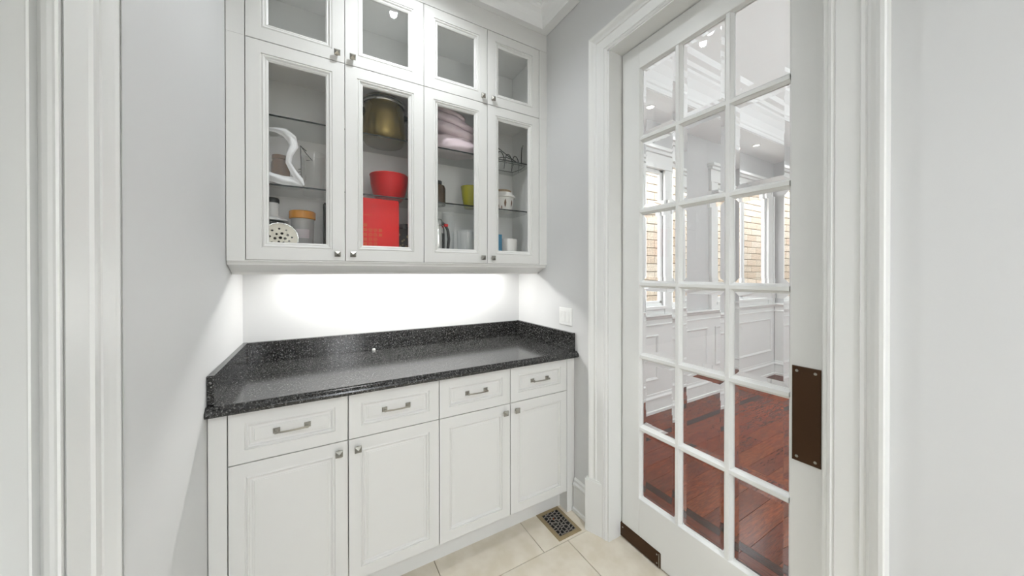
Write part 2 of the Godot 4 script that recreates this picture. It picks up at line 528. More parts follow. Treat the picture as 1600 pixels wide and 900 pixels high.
# ---------------------------------------------------------------- the glazed door
func glass_door():
	var d := Node3D.new()
	d.name = numbered("door_1")
	add_child(d)
	d.set_meta("kind", "structure")
	tag(d, "white swing door with eighteen bevelled glass panes and a dark bronze push plate", "door")
	var z0 := 0.8915
	var z1 := 1.7035
	var y0 := 0.006
	var y1 := 2.472
	var g0 := 1.004
	var g1 := 1.590
	var h0 := 0.265
	var h1 := 2.346
	var xa := XD
	var xb := XD + 0.042
	# local frame: x along the door (world z), y up, z out of its pantry face (world -x)
	var xf := Transform3D(Basis(Vector3(0, 0, 1), Vector3(0, 1, 0), Vector3(-1, 0, 0)), Vector3(XD, 0, 0))
	var piece := func(called: String, a: Vector3, b: Vector3):
		obj(called, boxmesh(a, b, 0.0015), M.trim_paint, d)
	piece.call("stile", Vector3(xa, y0, z0), Vector3(xb, y1, g0 - 0.008))
	piece.call("stile", Vector3(xa, y0, g1 + 0.008), Vector3(xb, y1, z1))
	piece.call("rail", Vector3(xa, y0, g0 - 0.0085), Vector3(xb, h0 - 0.008, g1 + 0.0085))
	piece.call("rail", Vector3(xa, h1 + 0.008, g0 - 0.0085), Vector3(xb, y1, g1 + 0.0085))
	var mw := 0.0345
	var cw := (g1 - g0 - 2 * mw) / 3.0
	var ch := (h1 - h0 - 5 * mw) / 6.0
	var sect := [Vector2(-mw / 2, -0.017), Vector2(mw / 2, -0.017), Vector2(mw / 2, -0.0215), Vector2(mw / 2 - 0.004, -0.013), Vector2(0.007, -0.003), Vector2(0.005, 0.0), Vector2(-0.005, 0.0), Vector2(-0.007, -0.003), Vector2(-mw / 2 + 0.004, -0.013), Vector2(-mw / 2, -0.0215)]
	sect = [Vector2(-mw / 2, -0.025), Vector2(mw / 2, -0.025), Vector2(mw / 2, -0.0145), Vector2(mw / 2 - 0.0035, -0.012), Vector2(0.0085, -0.006), Vector2(0.0075, -0.001), Vector2(0.0062, 0.0), Vector2(-0.0062, 0.0), Vector2(-0.0075, -0.001), Vector2(-0.0085, -0.006), Vector2(-mw / 2 + 0.0035, -0.012), Vector2(-mw / 2, -0.0145)]
	for c in 2:
		var zc := g0 + cw + mw / 2 + c * (cw + mw)
		var m := MB.new(xf)
		# polygon (z,x) for axis y: here z is depth, x along
		m.prism(sect.map(func(p): return Vector2(p.y, p.x + zc)), "y", h0 - 0.004, h1 + 0.004)
		obj("muntin", m, M.trim_paint, d)
	for r in 5:
		var yc := h0 + ch + mw / 2 + r * (ch + mw)
		var m := MB.new(xf)
		m.prism(sect.map(func(p): return Vector2(p.x * 0.995 + yc, p.y - 0.0004)), "x", g0 - 0.004, g1 + 0.004)
		obj("muntin", m, M.trim_paint, d)
	# sticking: the moulded inner edge of stiles and rails
	var stk := MB.new(xf)
	stk.rings(g0 - 0.0095, h0 - 0.0095, g1 + 0.0095, h1 + 0.0095, [[0.0, -0.001], [0.0015, -0.0005], [0.0035, -0.005], [0.0065, -0.012], [0.0095, -0.0145], [0.0095, -0.025], [0.0, -0.025]], false)
	obj("glazing_bead", stk, M.trim_paint, d)
	# panes: solid glass with a ground bevel on both faces
	var pm := MB.new(xf)
	var e := 0.003
	pm.rings(-e, -e, cw + e, ch + e, [[0.0, -0.0212], [0.0, -0.0190], [e + 0.017, -0.0166]], true)
	pm.rings(-e, -e, cw + e, ch + e, [[e + 0.017, -0.0236], [0.0, -0.0212]], false)
	pm.quad(Vector3(0.017, ch - 0.017, -0.0236), Vector3(cw - 0.017, ch - 0.017, -0.0236), Vector3(cw - 0.017, 0.017, -0.0236), Vector3(0.017, 0.017, -0.0236))
	var pmesh := pm.mesh()
	for r in 6:
		for c in 3:
			var p := obj("pane", pmesh, M.bevelled_glass, d)
			p.position = Vector3(0, h0 + r * (ch + mw), g0 + c * (cw + mw))
	# push plate with four screws
	var pp := MB.new(xf)
	pp.rings(1.604, 0.747, 1.6775, 1.056, [[0.0, 0.0], [0.0, 0.0025], [0.0025, 0.004]], true)
	var plate := obj("push_plate", pp, M.bronze, d)
	for sx in [1.617, 1.664]:
		for sy in [0.762, 1.041]:
			var sc := MB.new(Transform3D(Basis(Vector3(0, 0, 1), Vector3(-1, 0, 0), Vector3(0, -1, 0)), Vector3(XD, sy, sx)))
			sc.lathe([[0.0045, 0.0038], [0.0042, 0.0052], [0.002, 0.0062], [0.0, 0.0064]], Vector3.ZERO, 14)
			obj("screw", sc, M.nickel, plate)
	# pivot shoe wrapping the lower corner
	var sh := MB.new(xf)
	sh.box(Vector3(0.879, 0.004, -0.05), Vector3(1.1165, 0.0745, 0.0045), 0.003)
	var shoe := obj("pivot_shoe", sh, M.bronze, d)
	obj("edge_highlight", boxmesh(Vector3(XD - 0.0062, 0.008, 1.109), Vector3(XD - 0.004, 0.0705, 1.1125)), M.nickel, shoe)  # pale strip painted in for the highlight on the shoe end
	for q in [Vector2(1.099, 0.06), Vector2(1.099, 0.02), Vector2(0.9, 0.055)]:
		var sc := MB.new(Transform3D(Basis(Vector3(0, 0, 1), Vector3(-1, 0, 0), Vector3(0, -1, 0)), Vector3(XD - 0.0045, q.y, q.x)))
		sc.lathe([[0.0035, 0.0], [0.003, 0.001], [0.0, 0.0018]], Vector3.ZERO, 12)
		obj("screw", sc, M.nickel, shoe)

# ---------------------------------------------------------------- cabinets
func panel_front(x0: float, y0: float, x1: float, y1: float, z: float) -> MB:
	var s := MB.new(Transform3D(Basis.IDENTITY, Vector3(0, 0, z)))
	s.rings(x0, y0, x1, y1, [[0.0, -0.02], [0.0, -0.0012], [0.0012, 0.0], [0.0445, 0.0], [0.0462, -0.004], [0.0485, -0.0035], [0.0525, -0.0008], [0.0555, -0.0022], [0.0585, -0.0065], [0.0625, -0.0075], [0.0645, -0.0068], [0.0685, -0.0055], [0.0705, -0.0062], [0.0725, -0.005]], true, true)
	return s

func glass_front(x0: float, y0: float, x1: float, y1: float, z: float) -> MB:
	var s := MB.new(Transform3D(Basis.IDENTITY, Vector3(0, 0, z)))
	s.rings(x0, y0, x1, y1, [[0.0, -0.02], [0.0, -0.0012], [0.0012, 0.0], [0.0505, 0.0], [0.0522, -0.004], [0.0545, -0.0035], [0.0585, -0.0008], [0.0615, -0.0022], [0.0645, -0.006], [0.068, -0.0068], [0.07, -0.006], [0.076, -0.0095], [0.0768, -0.0112], [0.0768, -0.02], [0.0, -0.02]], false)
	return s

func knob_mesh() -> ArrayMesh:
	var s := MB.new()
	s.lathe([[0.007, 0.0], [0.0055, 0.004], [0.0055, 0.014]], Vector3.ZERO, 16)
	var k := MB.new()
	# stem along z
	k.xf = Transform3D(Basis(Vector3(1, 0, 0), Vector3(0, 0, 1), Vector3(0, -1, 0)), Vector3.ZERO)
	k.lathe([[0.008, 0.0], [0.0055, 0.003], [0.0055, 0.016]], Vector3.ZERO, 16)
	k.xf = Transform3D.IDENTITY
	k.rings(-0.0125, -0.0125, 0.0125, 0.0125, [[0.0, 0.014], [0.0, 0.0195], [0.0115, 0.0285]], true, true)
	return k.mesh()

func pull_mesh() -> ArrayMesh:
	var s := MB.new()
	for sx in [-1.0, 1.0]:
		s.rings(sx * 0.048 - 0.0105, -0.0095, sx * 0.048 + 0.0105, 0.0095, [[0.0, 0.0], [0.0, 0.003], [0.003, 0.0055]], true)
		s.box(Vector3(sx * 0.048 - 0.0045, -0.0045, 0.004), Vector3(sx * 0.048 + 0.0045, 0.0045, 0.026), 0.001)
	for i in 10:
		var a := -0.05 + 0.01 * i
		var f := func(x): return 0.026 + 0.006 * (1.0 - pow(x / 0.05, 2))
		var z0: float = f.call(a)
		var z1: float = f.call(a + 0.01)
		var h := 0.0026
		var t := 0.0045
		s.quad(Vector3(a, -h, z0), Vector3(a + 0.01, -h, z1), Vector3(a + 0.01, h, z1), Vector3(a, h, z0))
		s.quad(Vector3(a, h, z0), Vector3(a + 0.01, h, z1), Vector3(a + 0.01, h, z1 - t), Vector3(a, h, z0 - t))
		s.quad(Vector3(a, -h, z0 - t), Vector3(a + 0.01, -h, z1 - t), Vector3(a + 0.01, -h, z1), Vector3(a, -h, z0))
		s.quad(Vector3(a, h, z0 - t), Vector3(a + 0.01, h, z1 - t), Vector3(a + 0.01, -h, z1 - t), Vector3(a, -h, z0 - t))
	s.box(Vector3(-0.052, -0.0036, 0.0215), Vector3(-0.0495, 0.0036, 0.0262))
	s.box(Vector3(0.0495, -0.0036, 0.0215), Vector3(0.052, 0.0036, 0.0262))
	return s.mesh()

func base_cabinets():
	var km := knob_mesh()
	var pm := pull_mesh()
	var xs := [0.0528, 0.4245, 0.7964, 1.1687, 1.5385]
	for c in 2:
		var t := thing("base_cabinet", ["white base cabinet of two drawers over two doors next to the left wall", "white base cabinet of two drawers over two doors next to the glazed door"][c], "cabinet", "base cabinets under the counter")
		var xa: float = xs[c * 2]
		var xb: float = xs[c * 2 + 2]
		var ca: float = 0.02 if c == 0 else xa + 0.001
		var cb: float = xb - 0.001 if c == 0 else W - 0.02
		var s := MB.new()
		s.box(Vector3(ca, 0.122, 0.004), Vector3(cb, 0.87, 0.555))
		obj("body", s, M.cabinet_inside, t)
		obj("toe_kick", boxmesh(Vector3(0.003 if c == 0 else xa, 0.0, 0.525), Vector3(xb if c == 0 else W - 0.04, 0.1215, 0.547)), M.cabinet_paint, t)
		if c == 0:
			obj("filler_stile", boxmesh(Vector3(0.0022, 0.0, 0.597), Vector3(xa - 0.0016, 0.879, ZL), 0.001), M.cabinet_paint, t)
		else:
			var f := MB.new()
			f.box(Vector3(xb + 0.0016, 0.0, 0.53), Vector3(W - 0.0015, 0.879, ZL - 0.001), 0.001)
			obj("filler_stile", f, M.cabinet_paint, t)
		for k in 2:
			var x0: float = xs[c * 2 + k] + 0.0017
			var x1: float = xs[c * 2 + k + 1] - 0.0017
			var dr := obj("drawer", panel_front(x0, 0.6960, x1, 0.8795, ZL), M.cabinet_paint, t)
			var p := obj("pull", pm, M.nickel, dr)
			p.position = Vector3((x0 + x1) / 2, 0.788, ZL - 0.005)
			var dd := obj("door", panel_front(x0, 0.1219, x1, 0.6927, ZL), M.cabinet_paint, t)
			var kn := obj("knob", km, M.nickel, dd)
			kn.position = Vector3((x1 - 0.031) if k == 0 else (x0 + 0.033), 0.6545, ZL)

func wall_cabinets():
	var km := knob_mesh()
	var xs := [0.0634, 0.4321, 0.8022, 1.1705, 1.5345]
	for rowi in 2:
		var ya: float = [1.4155, 2.3391][rowi]
		var yb: float = [2.3361, 2.7677][rowi]
		var ia: float = [1.452, 2.37][rowi]
		var ib: float = [2.35, 2.745][rowi]
		for c in 2:
			var side := ["left", "right"][c] as String
			var lab := [["tall glass-door wall cabinet holding the white bag, olive pot and red box", "tall glass-door wall cabinet holding the pink bundle, wire rack and thermos"], ["empty small glass-door cabinet above the olive pot", "empty small glass-door cabinet above the pink bundle"]][rowi][c] as String
			var t := thing("wall_cabinet", lab, "cabinet", "glass-fronted wall cabinets")
			var xa: float = xs[c * 2]
			var xb: float = xs[c * 2 + 2]
			var ca: float = xa + 0.02 if c == 0 else xa + 0.006
			var cb: float = xb - 0.006 if c == 0 else 1.53
			var s := MB.new()
			s.box(Vector3(ca - 0.02 if c == 0 else ca - 0.006, ya + 0.002, 0.002), Vector3(ca, yb - 0.001, 0.314))
			s.box(Vector3(cb, ya + 0.002, 0.002), Vector3(cb + (0.006 if c == 0 else 0.02), yb - 0.001, 0.314))
			s.box(Vector3(ca, ya + 0.002, 0.002), Vector3(cb, yb - 0.001, 0.02))
			s.box(Vector3(ca, ya + 0.002, 0.02), Vector3(cb, ia, 0.314))
			s.box(Vector3(ca, ib, 0.02), Vector3(cb, yb - 0.001, 0.314))
			obj("body", s, M.cabinet_inside, t)
			for k in 2:
				var x0: float = xs[c * 2 + k] + 0.0013
				var x1: float = xs[c * 2 + k + 1] - 0.0013
				var dd := obj("door", glass_front(x0, ya, x1, yb, ZU), M.cabinet_paint, t)
				var pn := MB.new()
				pn.quad(Vector3(x0 + 0.072, ya + 0.072, ZU - 0.0135), Vector3(x1 - 0.072, ya + 0.072, ZU - 0.0135), Vector3(x1 - 0.072, yb - 0.072, ZU - 0.0135), Vector3(x0 + 0.072, yb - 0.072, ZU - 0.0135))
				obj("pane", pn, M.pane_glass, dd)
				var kn := obj("knob", km, M.nickel, dd)
				kn.position = Vector3((x1 - 0.031) if k == 0 else (x0 + 0.031), 1.447 if rowi == 0 else 2.371, ZU)
			if rowi == 0:
				for sy in [1.7434, 2.0455]:
					var g := MB.new()
					var y1: float = sy + 0.0075
					# faces of the sheet
					g.quad(Vector3(ca, y1, 0.3), Vector3(cb, y1, 0.3), Vector3(cb, y1, 0.021), Vector3(ca, y1, 0.021))
					var gs := obj("glass_shelf", g, M.shelf_glass_reflection_tint, t)
					obj("front_edge", boxmesh(Vector3(ca, sy + 0.001, 0.298), Vector3(cb, y1, 0.302)), M.shelf_edge, gs)
			if c == 0:
				obj("filler_stile", boxmesh(Vector3(0.0022, 1.409 if rowi == 0 else 2.3385, 0.326), Vector3(xa - 0.0014, 2.3382 if rowi == 0 else 2.769, ZU), 0.0006), M.cabinet_paint, t)
			else:
				obj("filler_stile", boxmesh(Vector3(xb + 0.0008, 1.409 if rowi == 0 else 2.3385, 0.326), Vector3(W - 0.0005, 2.3382 if rowi == 0 else 2.769, ZU), 0.0004), M.cabinet_paint, t)
	var fz := obj("frieze_board", boxmesh(Vector3(0.002, 2.7705, 0.3), Vector3(W - 0.001, SOFFIT + 0.01, ZU), 0.0008), M.cabinet_paint)
	tag(fz, "plain white frieze board between the wall cabinets and crown moulding", "frieze")
	# light rail under the wall cabinets: receding cove
	var lr := MB.new()
	var pr := [Vector2(1.4145, 0.314), Vector2(1.4145, 0.3465), Vector2(1.409, 0.3465), Vector2(1.408, 0.3385), Vector2(1.4, 0.336), Vector2(1.394, 0.3365), Vector2(1.391, 0.329), Vector2(1.386, 0.312), Vector2(1.379, 0.293), Vector2(1.371, 0.276), Vector2(1.3655, 0.266), Vector2(1.364, 0.262), Vector2(1.3645, 0.256), Vector2(1.361, 0.2535), Vector2(1.353, 0.252), Vector2(1.353, 0.236), Vector2(1.4145, 0.236)]
	lr.prism(pr, "x", 0.002, W - 0.001)
	var lro := obj("light_rail", lr, M.cabinet_paint)
	tag(lro, "white cove-moulded light rail along the bottom of the wall cabinets", "moulding")

func countertop():
	var t := thing("countertop", "black and grey speckled granite countertop with matching backsplash", "countertop")
	var s := MB.new()
	var pr := [Vector2(0.8805, 0.002), Vector2(0.915, 0.002), Vector2(0.915, 0.636), Vector2(0.9135, 0.639), Vector2(0.9105, 0.641), Vector2(0.908, 0.6415), Vector2(0.9065, 0.6445), Vector2(0.9045, 0.6485), Vector2(0.9, 0.6525), Vector2(0.894, 0.6545), Vector2(0.887, 0.653), Vector2(0.882, 0.649), Vector2(0.8805, 0.644)]
	s.prism(pr, "x", 0.001, W - 0.001)
	obj("slab", s, M.granite, t)
	obj("backsplash", boxmesh(Vector3(0.0205, 0.9152, 0.001), Vector3(W - 0.0205, 1.0145, 0.0225), 0.0012), M.granite, t)
	obj("backsplash", boxmesh(Vector3(0.001, 0.9152, 0.001), Vector3(0.0203, 1.0155, 0.6215), 0.0012), M.granite, t)
	obj("backsplash", boxmesh(Vector3(W - 0.0203, 0.9152, 0.001), Vector3(W - 0.001, 1.0155, 0.6215), 0.0012), M.granite, t)

func small_fixtures():
	# two-gang rocker switch
	var t := thing("light_switch", "white two-rocker light switch on the wall above the right end of the counter", "light switch")
	var xf := Transform3D(Basis(Vector3(0, 0, 1), Vector3(0, 1, 0), Vector3(-1, 0, 0)), Vector3(W, 0, 0))
	var s := MB.new(xf)
	s.rings(0.4795, 1.049, 0.597, 1.153, [[0.0, 0.0], [0.0, 0.003], [0.004, 0.006]], true)
	obj("cover_plate", s, M.white_plastic, t)
	for k in 2:
		var r := MB.new(xf)
		var x0 := 0.501 + 0.042 * k
		r.rings(x0, 1.068, x0 + 0.034, 1.134, [[0.0, 0.0055], [0.0, 0.007], [0.0015, 0.0085]], false)
		r.quad(Vector3(x0 + 0.0015, 1.0695, 0.0085), Vector3(x0 + 0.0325, 1.0695, 0.0085), Vector3(x0 + 0.0325, 1.101, 0.0062), Vector3(x0 + 0.0015, 1.101, 0.0062))
		r.quad(Vector3(x0 + 0.0015, 1.101, 0.0062), Vector3(x0 + 0.0325, 1.101, 0.0062), Vector3(x0 + 0.0325, 1.1325, 0.0085), Vector3(x0 + 0.0015, 1.1325, 0.0085))
		obj("rocker", r, M.white_plastic, t)
	# floor register with an irregular web
	var v := thing("floor_vent", "bronze floor register with a web of dark openings beside the toe kick", "vent")
	var x0 := 1.374
	var x1 := 1.522
	var z0 := 0.549
	var z1 := 0.757
	var up := Transform3D(Basis(Vector3(1, 0, 0), Vector3(0, 0, -1), Vector3(0, 1, 0)), Vector3(0, 0, 0))
	var fr := MB.new(up)
	fr.rings(x0, -z1, x1, -z0, [[0.0, 0.0], [0.0, 0.003], [0.002, 0.0045], [0.012, 0.0052], [0.0205, 0.0048], [0.0215, 0.001]], false)
	mat("register_bronze", Color(0.64, 0.57, 0.44), 0.4, 0.4)
	obj("frame", fr, M.register_bronze, v)
	obj("dark_backing", boxmesh(Vector3(x0 + 0.018, 0.0004, z0 + 0.018), Vector3(x1 - 0.018, 0.0009, z1 - 0.018)), M.black_plastic, v)  # flat black sheet stands in for the shade below the web
	mat("web_metal", Color(0.66, 0.63, 0.60), 0.35, 0.5)
	var w := MB.new()
	rng.seed = 77
	var nx := 5
	var nz := 8
	var ax := x0 + 0.02
	var az := z0 + 0.02
	var dx := (x1 - x0 - 0.04) / nx
	var dz := (z1 - z0 - 0.04) / nz
	var pt := {}
	for i in nx + 1:
		for j in nz * 2 + 1:
			var jit := Vector2(rng.randf_range(-0.22, 0.22) * dx, rng.randf_range(-0.3, 0.3) * dz)
			if i == 0 or i == nx: jit.x = 0
			pt[Vector2i(i, j)] = Vector2(ax + dx * i, az + dz * 0.5 * j) + jit
	var bar := func(a: Vector2, b: Vector2):
		var d := (b - a).normalized()
		var n := Vector2(-d.y, d.x) * 0.0016
		w.prism([Vector2(a.y + n.y, a.x + n.x), Vector2(b.y + n.y, b.x + n.x), Vector2(b.y - n.y, b.x - n.x), Vector2(a.y - n.y, a.x - n.x)], "y", 0.001, 0.0046)
	for i in nx + 1:
		for j in nz * 2:
			bar.call(pt[Vector2i(i, j)], pt[Vector2i(i, j + 1)])
	for i in nx:
		for j in range(i % 2, nz * 2 + 1, 2):
			bar.call(pt[Vector2i(i, j)], pt[Vector2i(i + 1, j)])
	obj("web_grille", w, M.web_metal, v)
	var lv := MB.new()
	lv.lathe([[0.003, 0.001], [0.003, 0.009], [0.002, 0.012], [0.0, 0.0125]], Vector3(1.437, 0, 0.625), 12)
	mat("copper", Color(0.75, 0.42, 0.28), 0.3, 0.8)
	obj("damper_knob", lv, M.copper, v)
	# small white cap on the counter
	var cp := MB.new()
	cp.lathe([[0.0, 0.0], [0.0085, 0.0], [0.0095, 0.003], [0.008, 0.009], [0.0, 0.0105]], Vector3.ZERO, 20)
	var co := obj("bottle_cap", cp, M.white_plastic)
	co.position = Vector3(0.598, 0.9153, 0.034)
	tag(co, "tiny white cap on the granite by the back splash", "cap")

# ---------------------------------------------------------------- contents of the wall cabinets
func contents():
	var F := 1.4525
	var S2 := 1.7512
	var S1 := 2.0533
	# -- left cabinet, floor
	var t := thing("canister", "dark shiny metal canister behind the perforated disc at lower left", "canister", "", Vector3(0.13, F, 0.16))
	var s := MB.new()
	s.lathe([[0.0, 0.0], [0.052, 0.0], [0.055, 0.004], [0.055, 0.146], [0.053, 0.152], [0.0, 0.152]])
	obj("body", s, M.grey_canister, t)
	t = thing("funnel_lid", "white plastic lid with a tall feed tube standing on the dark canister", "lid", "", Vector3(0.136, F + 0.153, 0.16))
	s = MB.new()
	s.lathe([[0.0, 0.0], [0.062, 0.0], [0.063, 0.006], [0.05, 0.014], [0.03, 0.018], [0.025, 0.026], [0.024, 0.085], [0.0, 0.085]])
	obj("body", s, M.white_plastic, t)
	s = MB.new()
	s.lathe([[0.0, 0.0855], [0.028, 0.0855], [0.028, 0.1], [0.024, 0.108], [0.0, 0.11]])
	obj("pusher_cap", s, M.black_plastic, t)
	# perforated disc leaning on the canister
	t = thing("perforated_disc", "round perforated metal disc leaning inside the left glass door", "strainer", "", Vector3(0.176, F, 0.262))
	t.rotation_degrees = Vector3(-10, 8, 0)
	var cd := CSGCylinder3D.new()
	cd.name = "disc"
	cd.radius = 0.068
	cd.height = 0.003
	cd.sides = 48
	var dm := mat("disc_metal", Color(0.80, 0.78, 0.72), 0.4, 0.3)
	cd.material = dm
	cd.position = Vector3(0, 0.0685, 0)
	cd.rotation_degrees = Vector3(90, 0, 0)
	for q in [[0, 0, 7], [0.018, 0.003, 6], [-0.006, 0.019, 5], [0.012, 0.022, 5], [-0.02, 0.004, 6], [0.006, -0.02, 6], [-0.014, -0.016, 5], [0.028, -0.014, 5], [0.033, 0.014, 4], [0.02, 0.038, 4], [-0.008, 0.04, 5], [-0.032, 0.024, 5], [-0.04, -0.004, 5], [-0.03, -0.032, 5], [-0.004, -0.042, 5], [0.022, -0.036, 4], [0.044, -0.004, 4]]:
		var h := CSGCylinder3D.new()
		h.operation = CSGShape3D.OPERATION_SUBTRACTION
		h.radius = q[2] * 0.001
		h.height = 0.02
		h.sides = 14
		h.position = Vector3(q[0], 0, q[1])
		h.material = dm
		h.name = "hole"
		cd.add_child(h, true)
	t.add_child(cd)
	s = MB.new(Transform3D(Basis(Vector3(1, 0, 0), Vector3(0, 0, 1), Vector3(0, -1, 0)), Vector3(0, 0.0685, 0)))
	s.lathe([[0.0665, -0.003], [0.0705, -0.003], [0.0705, 0.004], [0.0665, 0.004], [0.0665, -0.003]], Vector3.ZERO, 48)
	obj("rim", s, M.steel, t)
	t = thing("storage_jar", "cloudy plastic storage jar with an orange-yellow screw lid", "jar", "", Vector3(0.2563, F, 0.155))
	s = MB.new()
	s.lathe([[0.0, 0.0], [0.042, 0.0], [0.045, 0.006], [0.049, 0.16], [0.049, 0.172]])
	obj("body", s, M.cloudy_plastic, t)
	s = MB.new()
	s.lathe([[0.0, 0.21], [0.05, 0.209], [0.055, 0.204], [0.056, 0.172], [0.05, 0.17]])
	s.lathe([[0.05, 0.17], [0.055, 0.172], [0.056, 0.2045], [0.05, 0.209], [0.0, 0.2105]])
	obj("lid", s, M.yellow_lid, t)
	s = MB.new()
	for k in 8:
		var a0 := deg_to_rad(-125.0 + 9.0 * k)
		var a1 := a0 + deg_to_rad(9.0)
		s.quad(Vector3(0.0475 * cos(a0), 0.075, -0.0475 * sin(a0)), Vector3(0.0475 * cos(a1), 0.075, -0.0475 * sin(a1)), Vector3(0.0485 * cos(a1), 0.118, -0.0485 * sin(a1)), Vector3(0.0485 * cos(a0), 0.118, -0.0485 * sin(a0)))
	obj("paper_label", s, M.label_paper, t)
	s = MB.new()
	s.box(Vector3(-0.04, 0, -0.05), Vector3(0.04, 0.26, 0.04), 0.004)
	s.box(Vector3(-0.036, 0.26, -0.045), Vector3(0.036, 0.264, 0.035), 0.001)
	t = obj("carton", s, M.brown_dark)
	t.position = Vector3(0.385, F, 0.11)
	tag(t, "dark brown carton at the right of the yellow-lidded jar", "carton")
	# -- left cabinet, middle shelf
	t = thing("amber_jar", "amber jar with a brown lid wrapped in the white bag", "jar", "", Vector3(0.172, S2 + 0.03, 0.2))
	s = MB.new()
	s.lathe([[0.0, 0.0], [0.035, 0.0], [0.037, 0.005], [0.037, 0.09], [0.031, 0.102], [0.03, 0.104]])
	obj("body", s, M.amber, t)
	s = MB.new()
	s.lathe([[0.03, 0.104], [0.034, 0.105], [0.034, 0.122], [0.0, 0.124]])
	obj("lid", s, mat("jar_lid", Color(0.45, 0.27, 0.06), 0.3), t)
	white_bag(Vector3(0.176, S2, 0.2))
	t = thing("glass_pitcher", "clear glass pitcher with a dark-edged handle beside the white bag", "pitcher", "", Vector3(0.303, S2, 0.09))
	s = MB.new()
	s.lathe([[0.0, 0.004], [0.044, 0.003], [0.047, 0.008], [0.052, 0.2], [0.056, 0.22]])
	obj("body", s, M.clear_glass, t)
	s = MB.new()
	s.tube([Vector3(-0.03, 0.215, 0.05), Vector3(-0.045, 0.225, 0.055), Vector3(-0.055, 0.235, 0.058), Vector3(-0.054, 0.2, 0.058), Vector3(-0.052, 0.15, 0.056), Vector3(-0.052, 0.1, 0.054), Vector3(-0.048, 0.075, 0.05)], 0.0022, 8)
	s.tube([Vector3(-0.055, 0.235, 0.058), Vector3(-0.03, 0.2, 0.056), Vector3(-0.005, 0.172, 0.052), Vector3(-0.03, 0.168, 0.054)], 0.0016, 8)
	for k in 3:
		s.tube([Vector3(-0.064, 0.118 - 0.014 * k, 0.055), Vector3(-0.052, 0.121 - 0.014 * k, 0.056)], 0.002, 6)
	obj("handle", s, M.black_plastic, t)
	# -- second door: pot, bowl, box
	t = thing("stock_pot", "large olive-bronze stock pot with a chrome rim on the top shelf", "pot", "", Vector3(0.634, S1, 0.165))
	s = MB.new()
	s.lathe([[0.0, 0.0], [0.075, 0.0], [0.096, 0.006], [0.11, 0.026], [0.115, 0.055], [0.114, 0.12], [0.106, 0.175], [0.1, 0.2], [0.102, 0.206]], Vector3.ZERO, 64)
	obj("body", s, M.pot_olive, t)
	s = MB.new()
	s.lathe([[0.1, 0.202], [0.108, 0.203], [0.111, 0.208], [0.109, 0.214], [0.1, 0.217], [0.1, 0.221], [0.106, 0.223], [0.107, 0.228], [0.102, 0.231]], Vector3.ZERO, 64)
	obj("rim", s, M.steel, t)
	s = MB.new()
	s.lathe([[0.104, 0.228], [0.098, 0.238], [0.08, 0.247], [0.04, 0.254], [0.0, 0.256]], Vector3.ZERO, 64)
	var ld := obj("lid", s, M.pot_olive, t)
	s = MB.new()
	s.lathe([[0.008, 0.254], [0.008, 0.264], [0.018, 0.267], [0.018, 0.276], [0.0, 0.278]], Vector3.ZERO, 24)
	obj("lid_knob", s, M.black_plastic, ld)
	s = MB.new()
	s.box(Vector3(0.1, 0.158, -0.018), Vector3(0.15, 0.182, 0.018), 0.005)
	obj("handle", s, M.black_plastic, t)
	s = MB.new()
	s.box(Vector3(-0.15, 0.158, -0.018), Vector3(-0.1, 0.182, 0.018), 0.005)
	obj("handle", s, M.black_plastic, t)
	s = MB.new()
	s.lathe([[0.0, 0.0], [0.06, 0.0], [0.064, 0.003], [0.082, 0.03], [0.094, 0.085], [0.098, 0.13], [0.1005, 0.136], [0.0985, 0.139], [0.095, 0.134], [0.09, 0.085], [0.078, 0.033], [0.06, 0.006], [0.0, 0.005]], Vector3.ZERO, 56)
	t = obj("mixing_bowl", s, M.red_bowl)
	t.position = Vector3(0.66, S2, 0.17)
	tag(t, "deep red plastic bowl on the middle shelf above the red box", "bowl")
	# red gift box with gold print
	t = thing("gift_box", "bright red rounded box with gold circle print on the cabinet floor", "box", "", Vector3(0.575, F, 0.24))
	s = MB.new()
	var rp := []
	for k in 6: rp.append(Vector2(0.114 - 0.012 + 0.012 * cos(PI / 2 * k / 5.0), 0.272 + 0.012 * sin(PI / 2 * k / 5.0)))
	rp.append_array([Vector2(-0.11, 0.284), Vector2(-0.11, 0.0), Vector2(0.114, 0.0)])
	s.prism(rp, "z", -0.04, 0.04)
	obj("body", s, M.red_card, t)
	s = MB.new()
	rng.seed = 9
	var gz := Transform3D(Basis(Vector3(1, 0, 0), Vector3(0, 0, 1), Vector3(0, -1, 0)), Vector3(0, 0, 0.0402))
	for row in 6:
		for col in 5:
			if col - row * 0.35 > 3.2 or (row == 5 and col > 1): continue
			var c := Vector3(-0.072 + 0.0235 * col, 0.0, -(0.03 + 0.0235 * row))
			var kind := (row * 3 + col) % 3
			s.xf = gz
			if kind != 1:
				s.lathe([[0.0085, 0.0], [0.0085, 0.0006], [0.0068, 0.0006], [0.0068, 0.0]], c, 20)
				s.lathe([[0.004, 0.0], [0.004, 0.0006], [0.0028, 0.0006]], c, 14)
			else:
				for q in [Vector2(-0.004, -0.004), Vector2(0.004, -0.004), Vector2(-0.004, 0.004), Vector2(0.004, 0.004)]:
					s.box(c + Vector3(q.x - 0.003, 0.0, q.y - 0.003), c + Vector3(q.x + 0.003, 0.0006, q.y + 0.003))
	s.box(Vector3(-0.085, 0.0, -0.2), Vector3(-0.02, 0.0005, -0.1985))
	obj("gold_print", s, M.gold_print, t)
	t = thing("tea_tin", "dark tin with tan spotted pattern beside the red box", "tin", "", Vector3(0.742, F, 0.16))
	s = MB.new()
	s.lathe([[0.0, 0.0], [0.047, 0.0], [0.048, 0.002], [0.048, 0.15]])
	obj("body", s, M.brown_dark, t)
	s = MB.new()
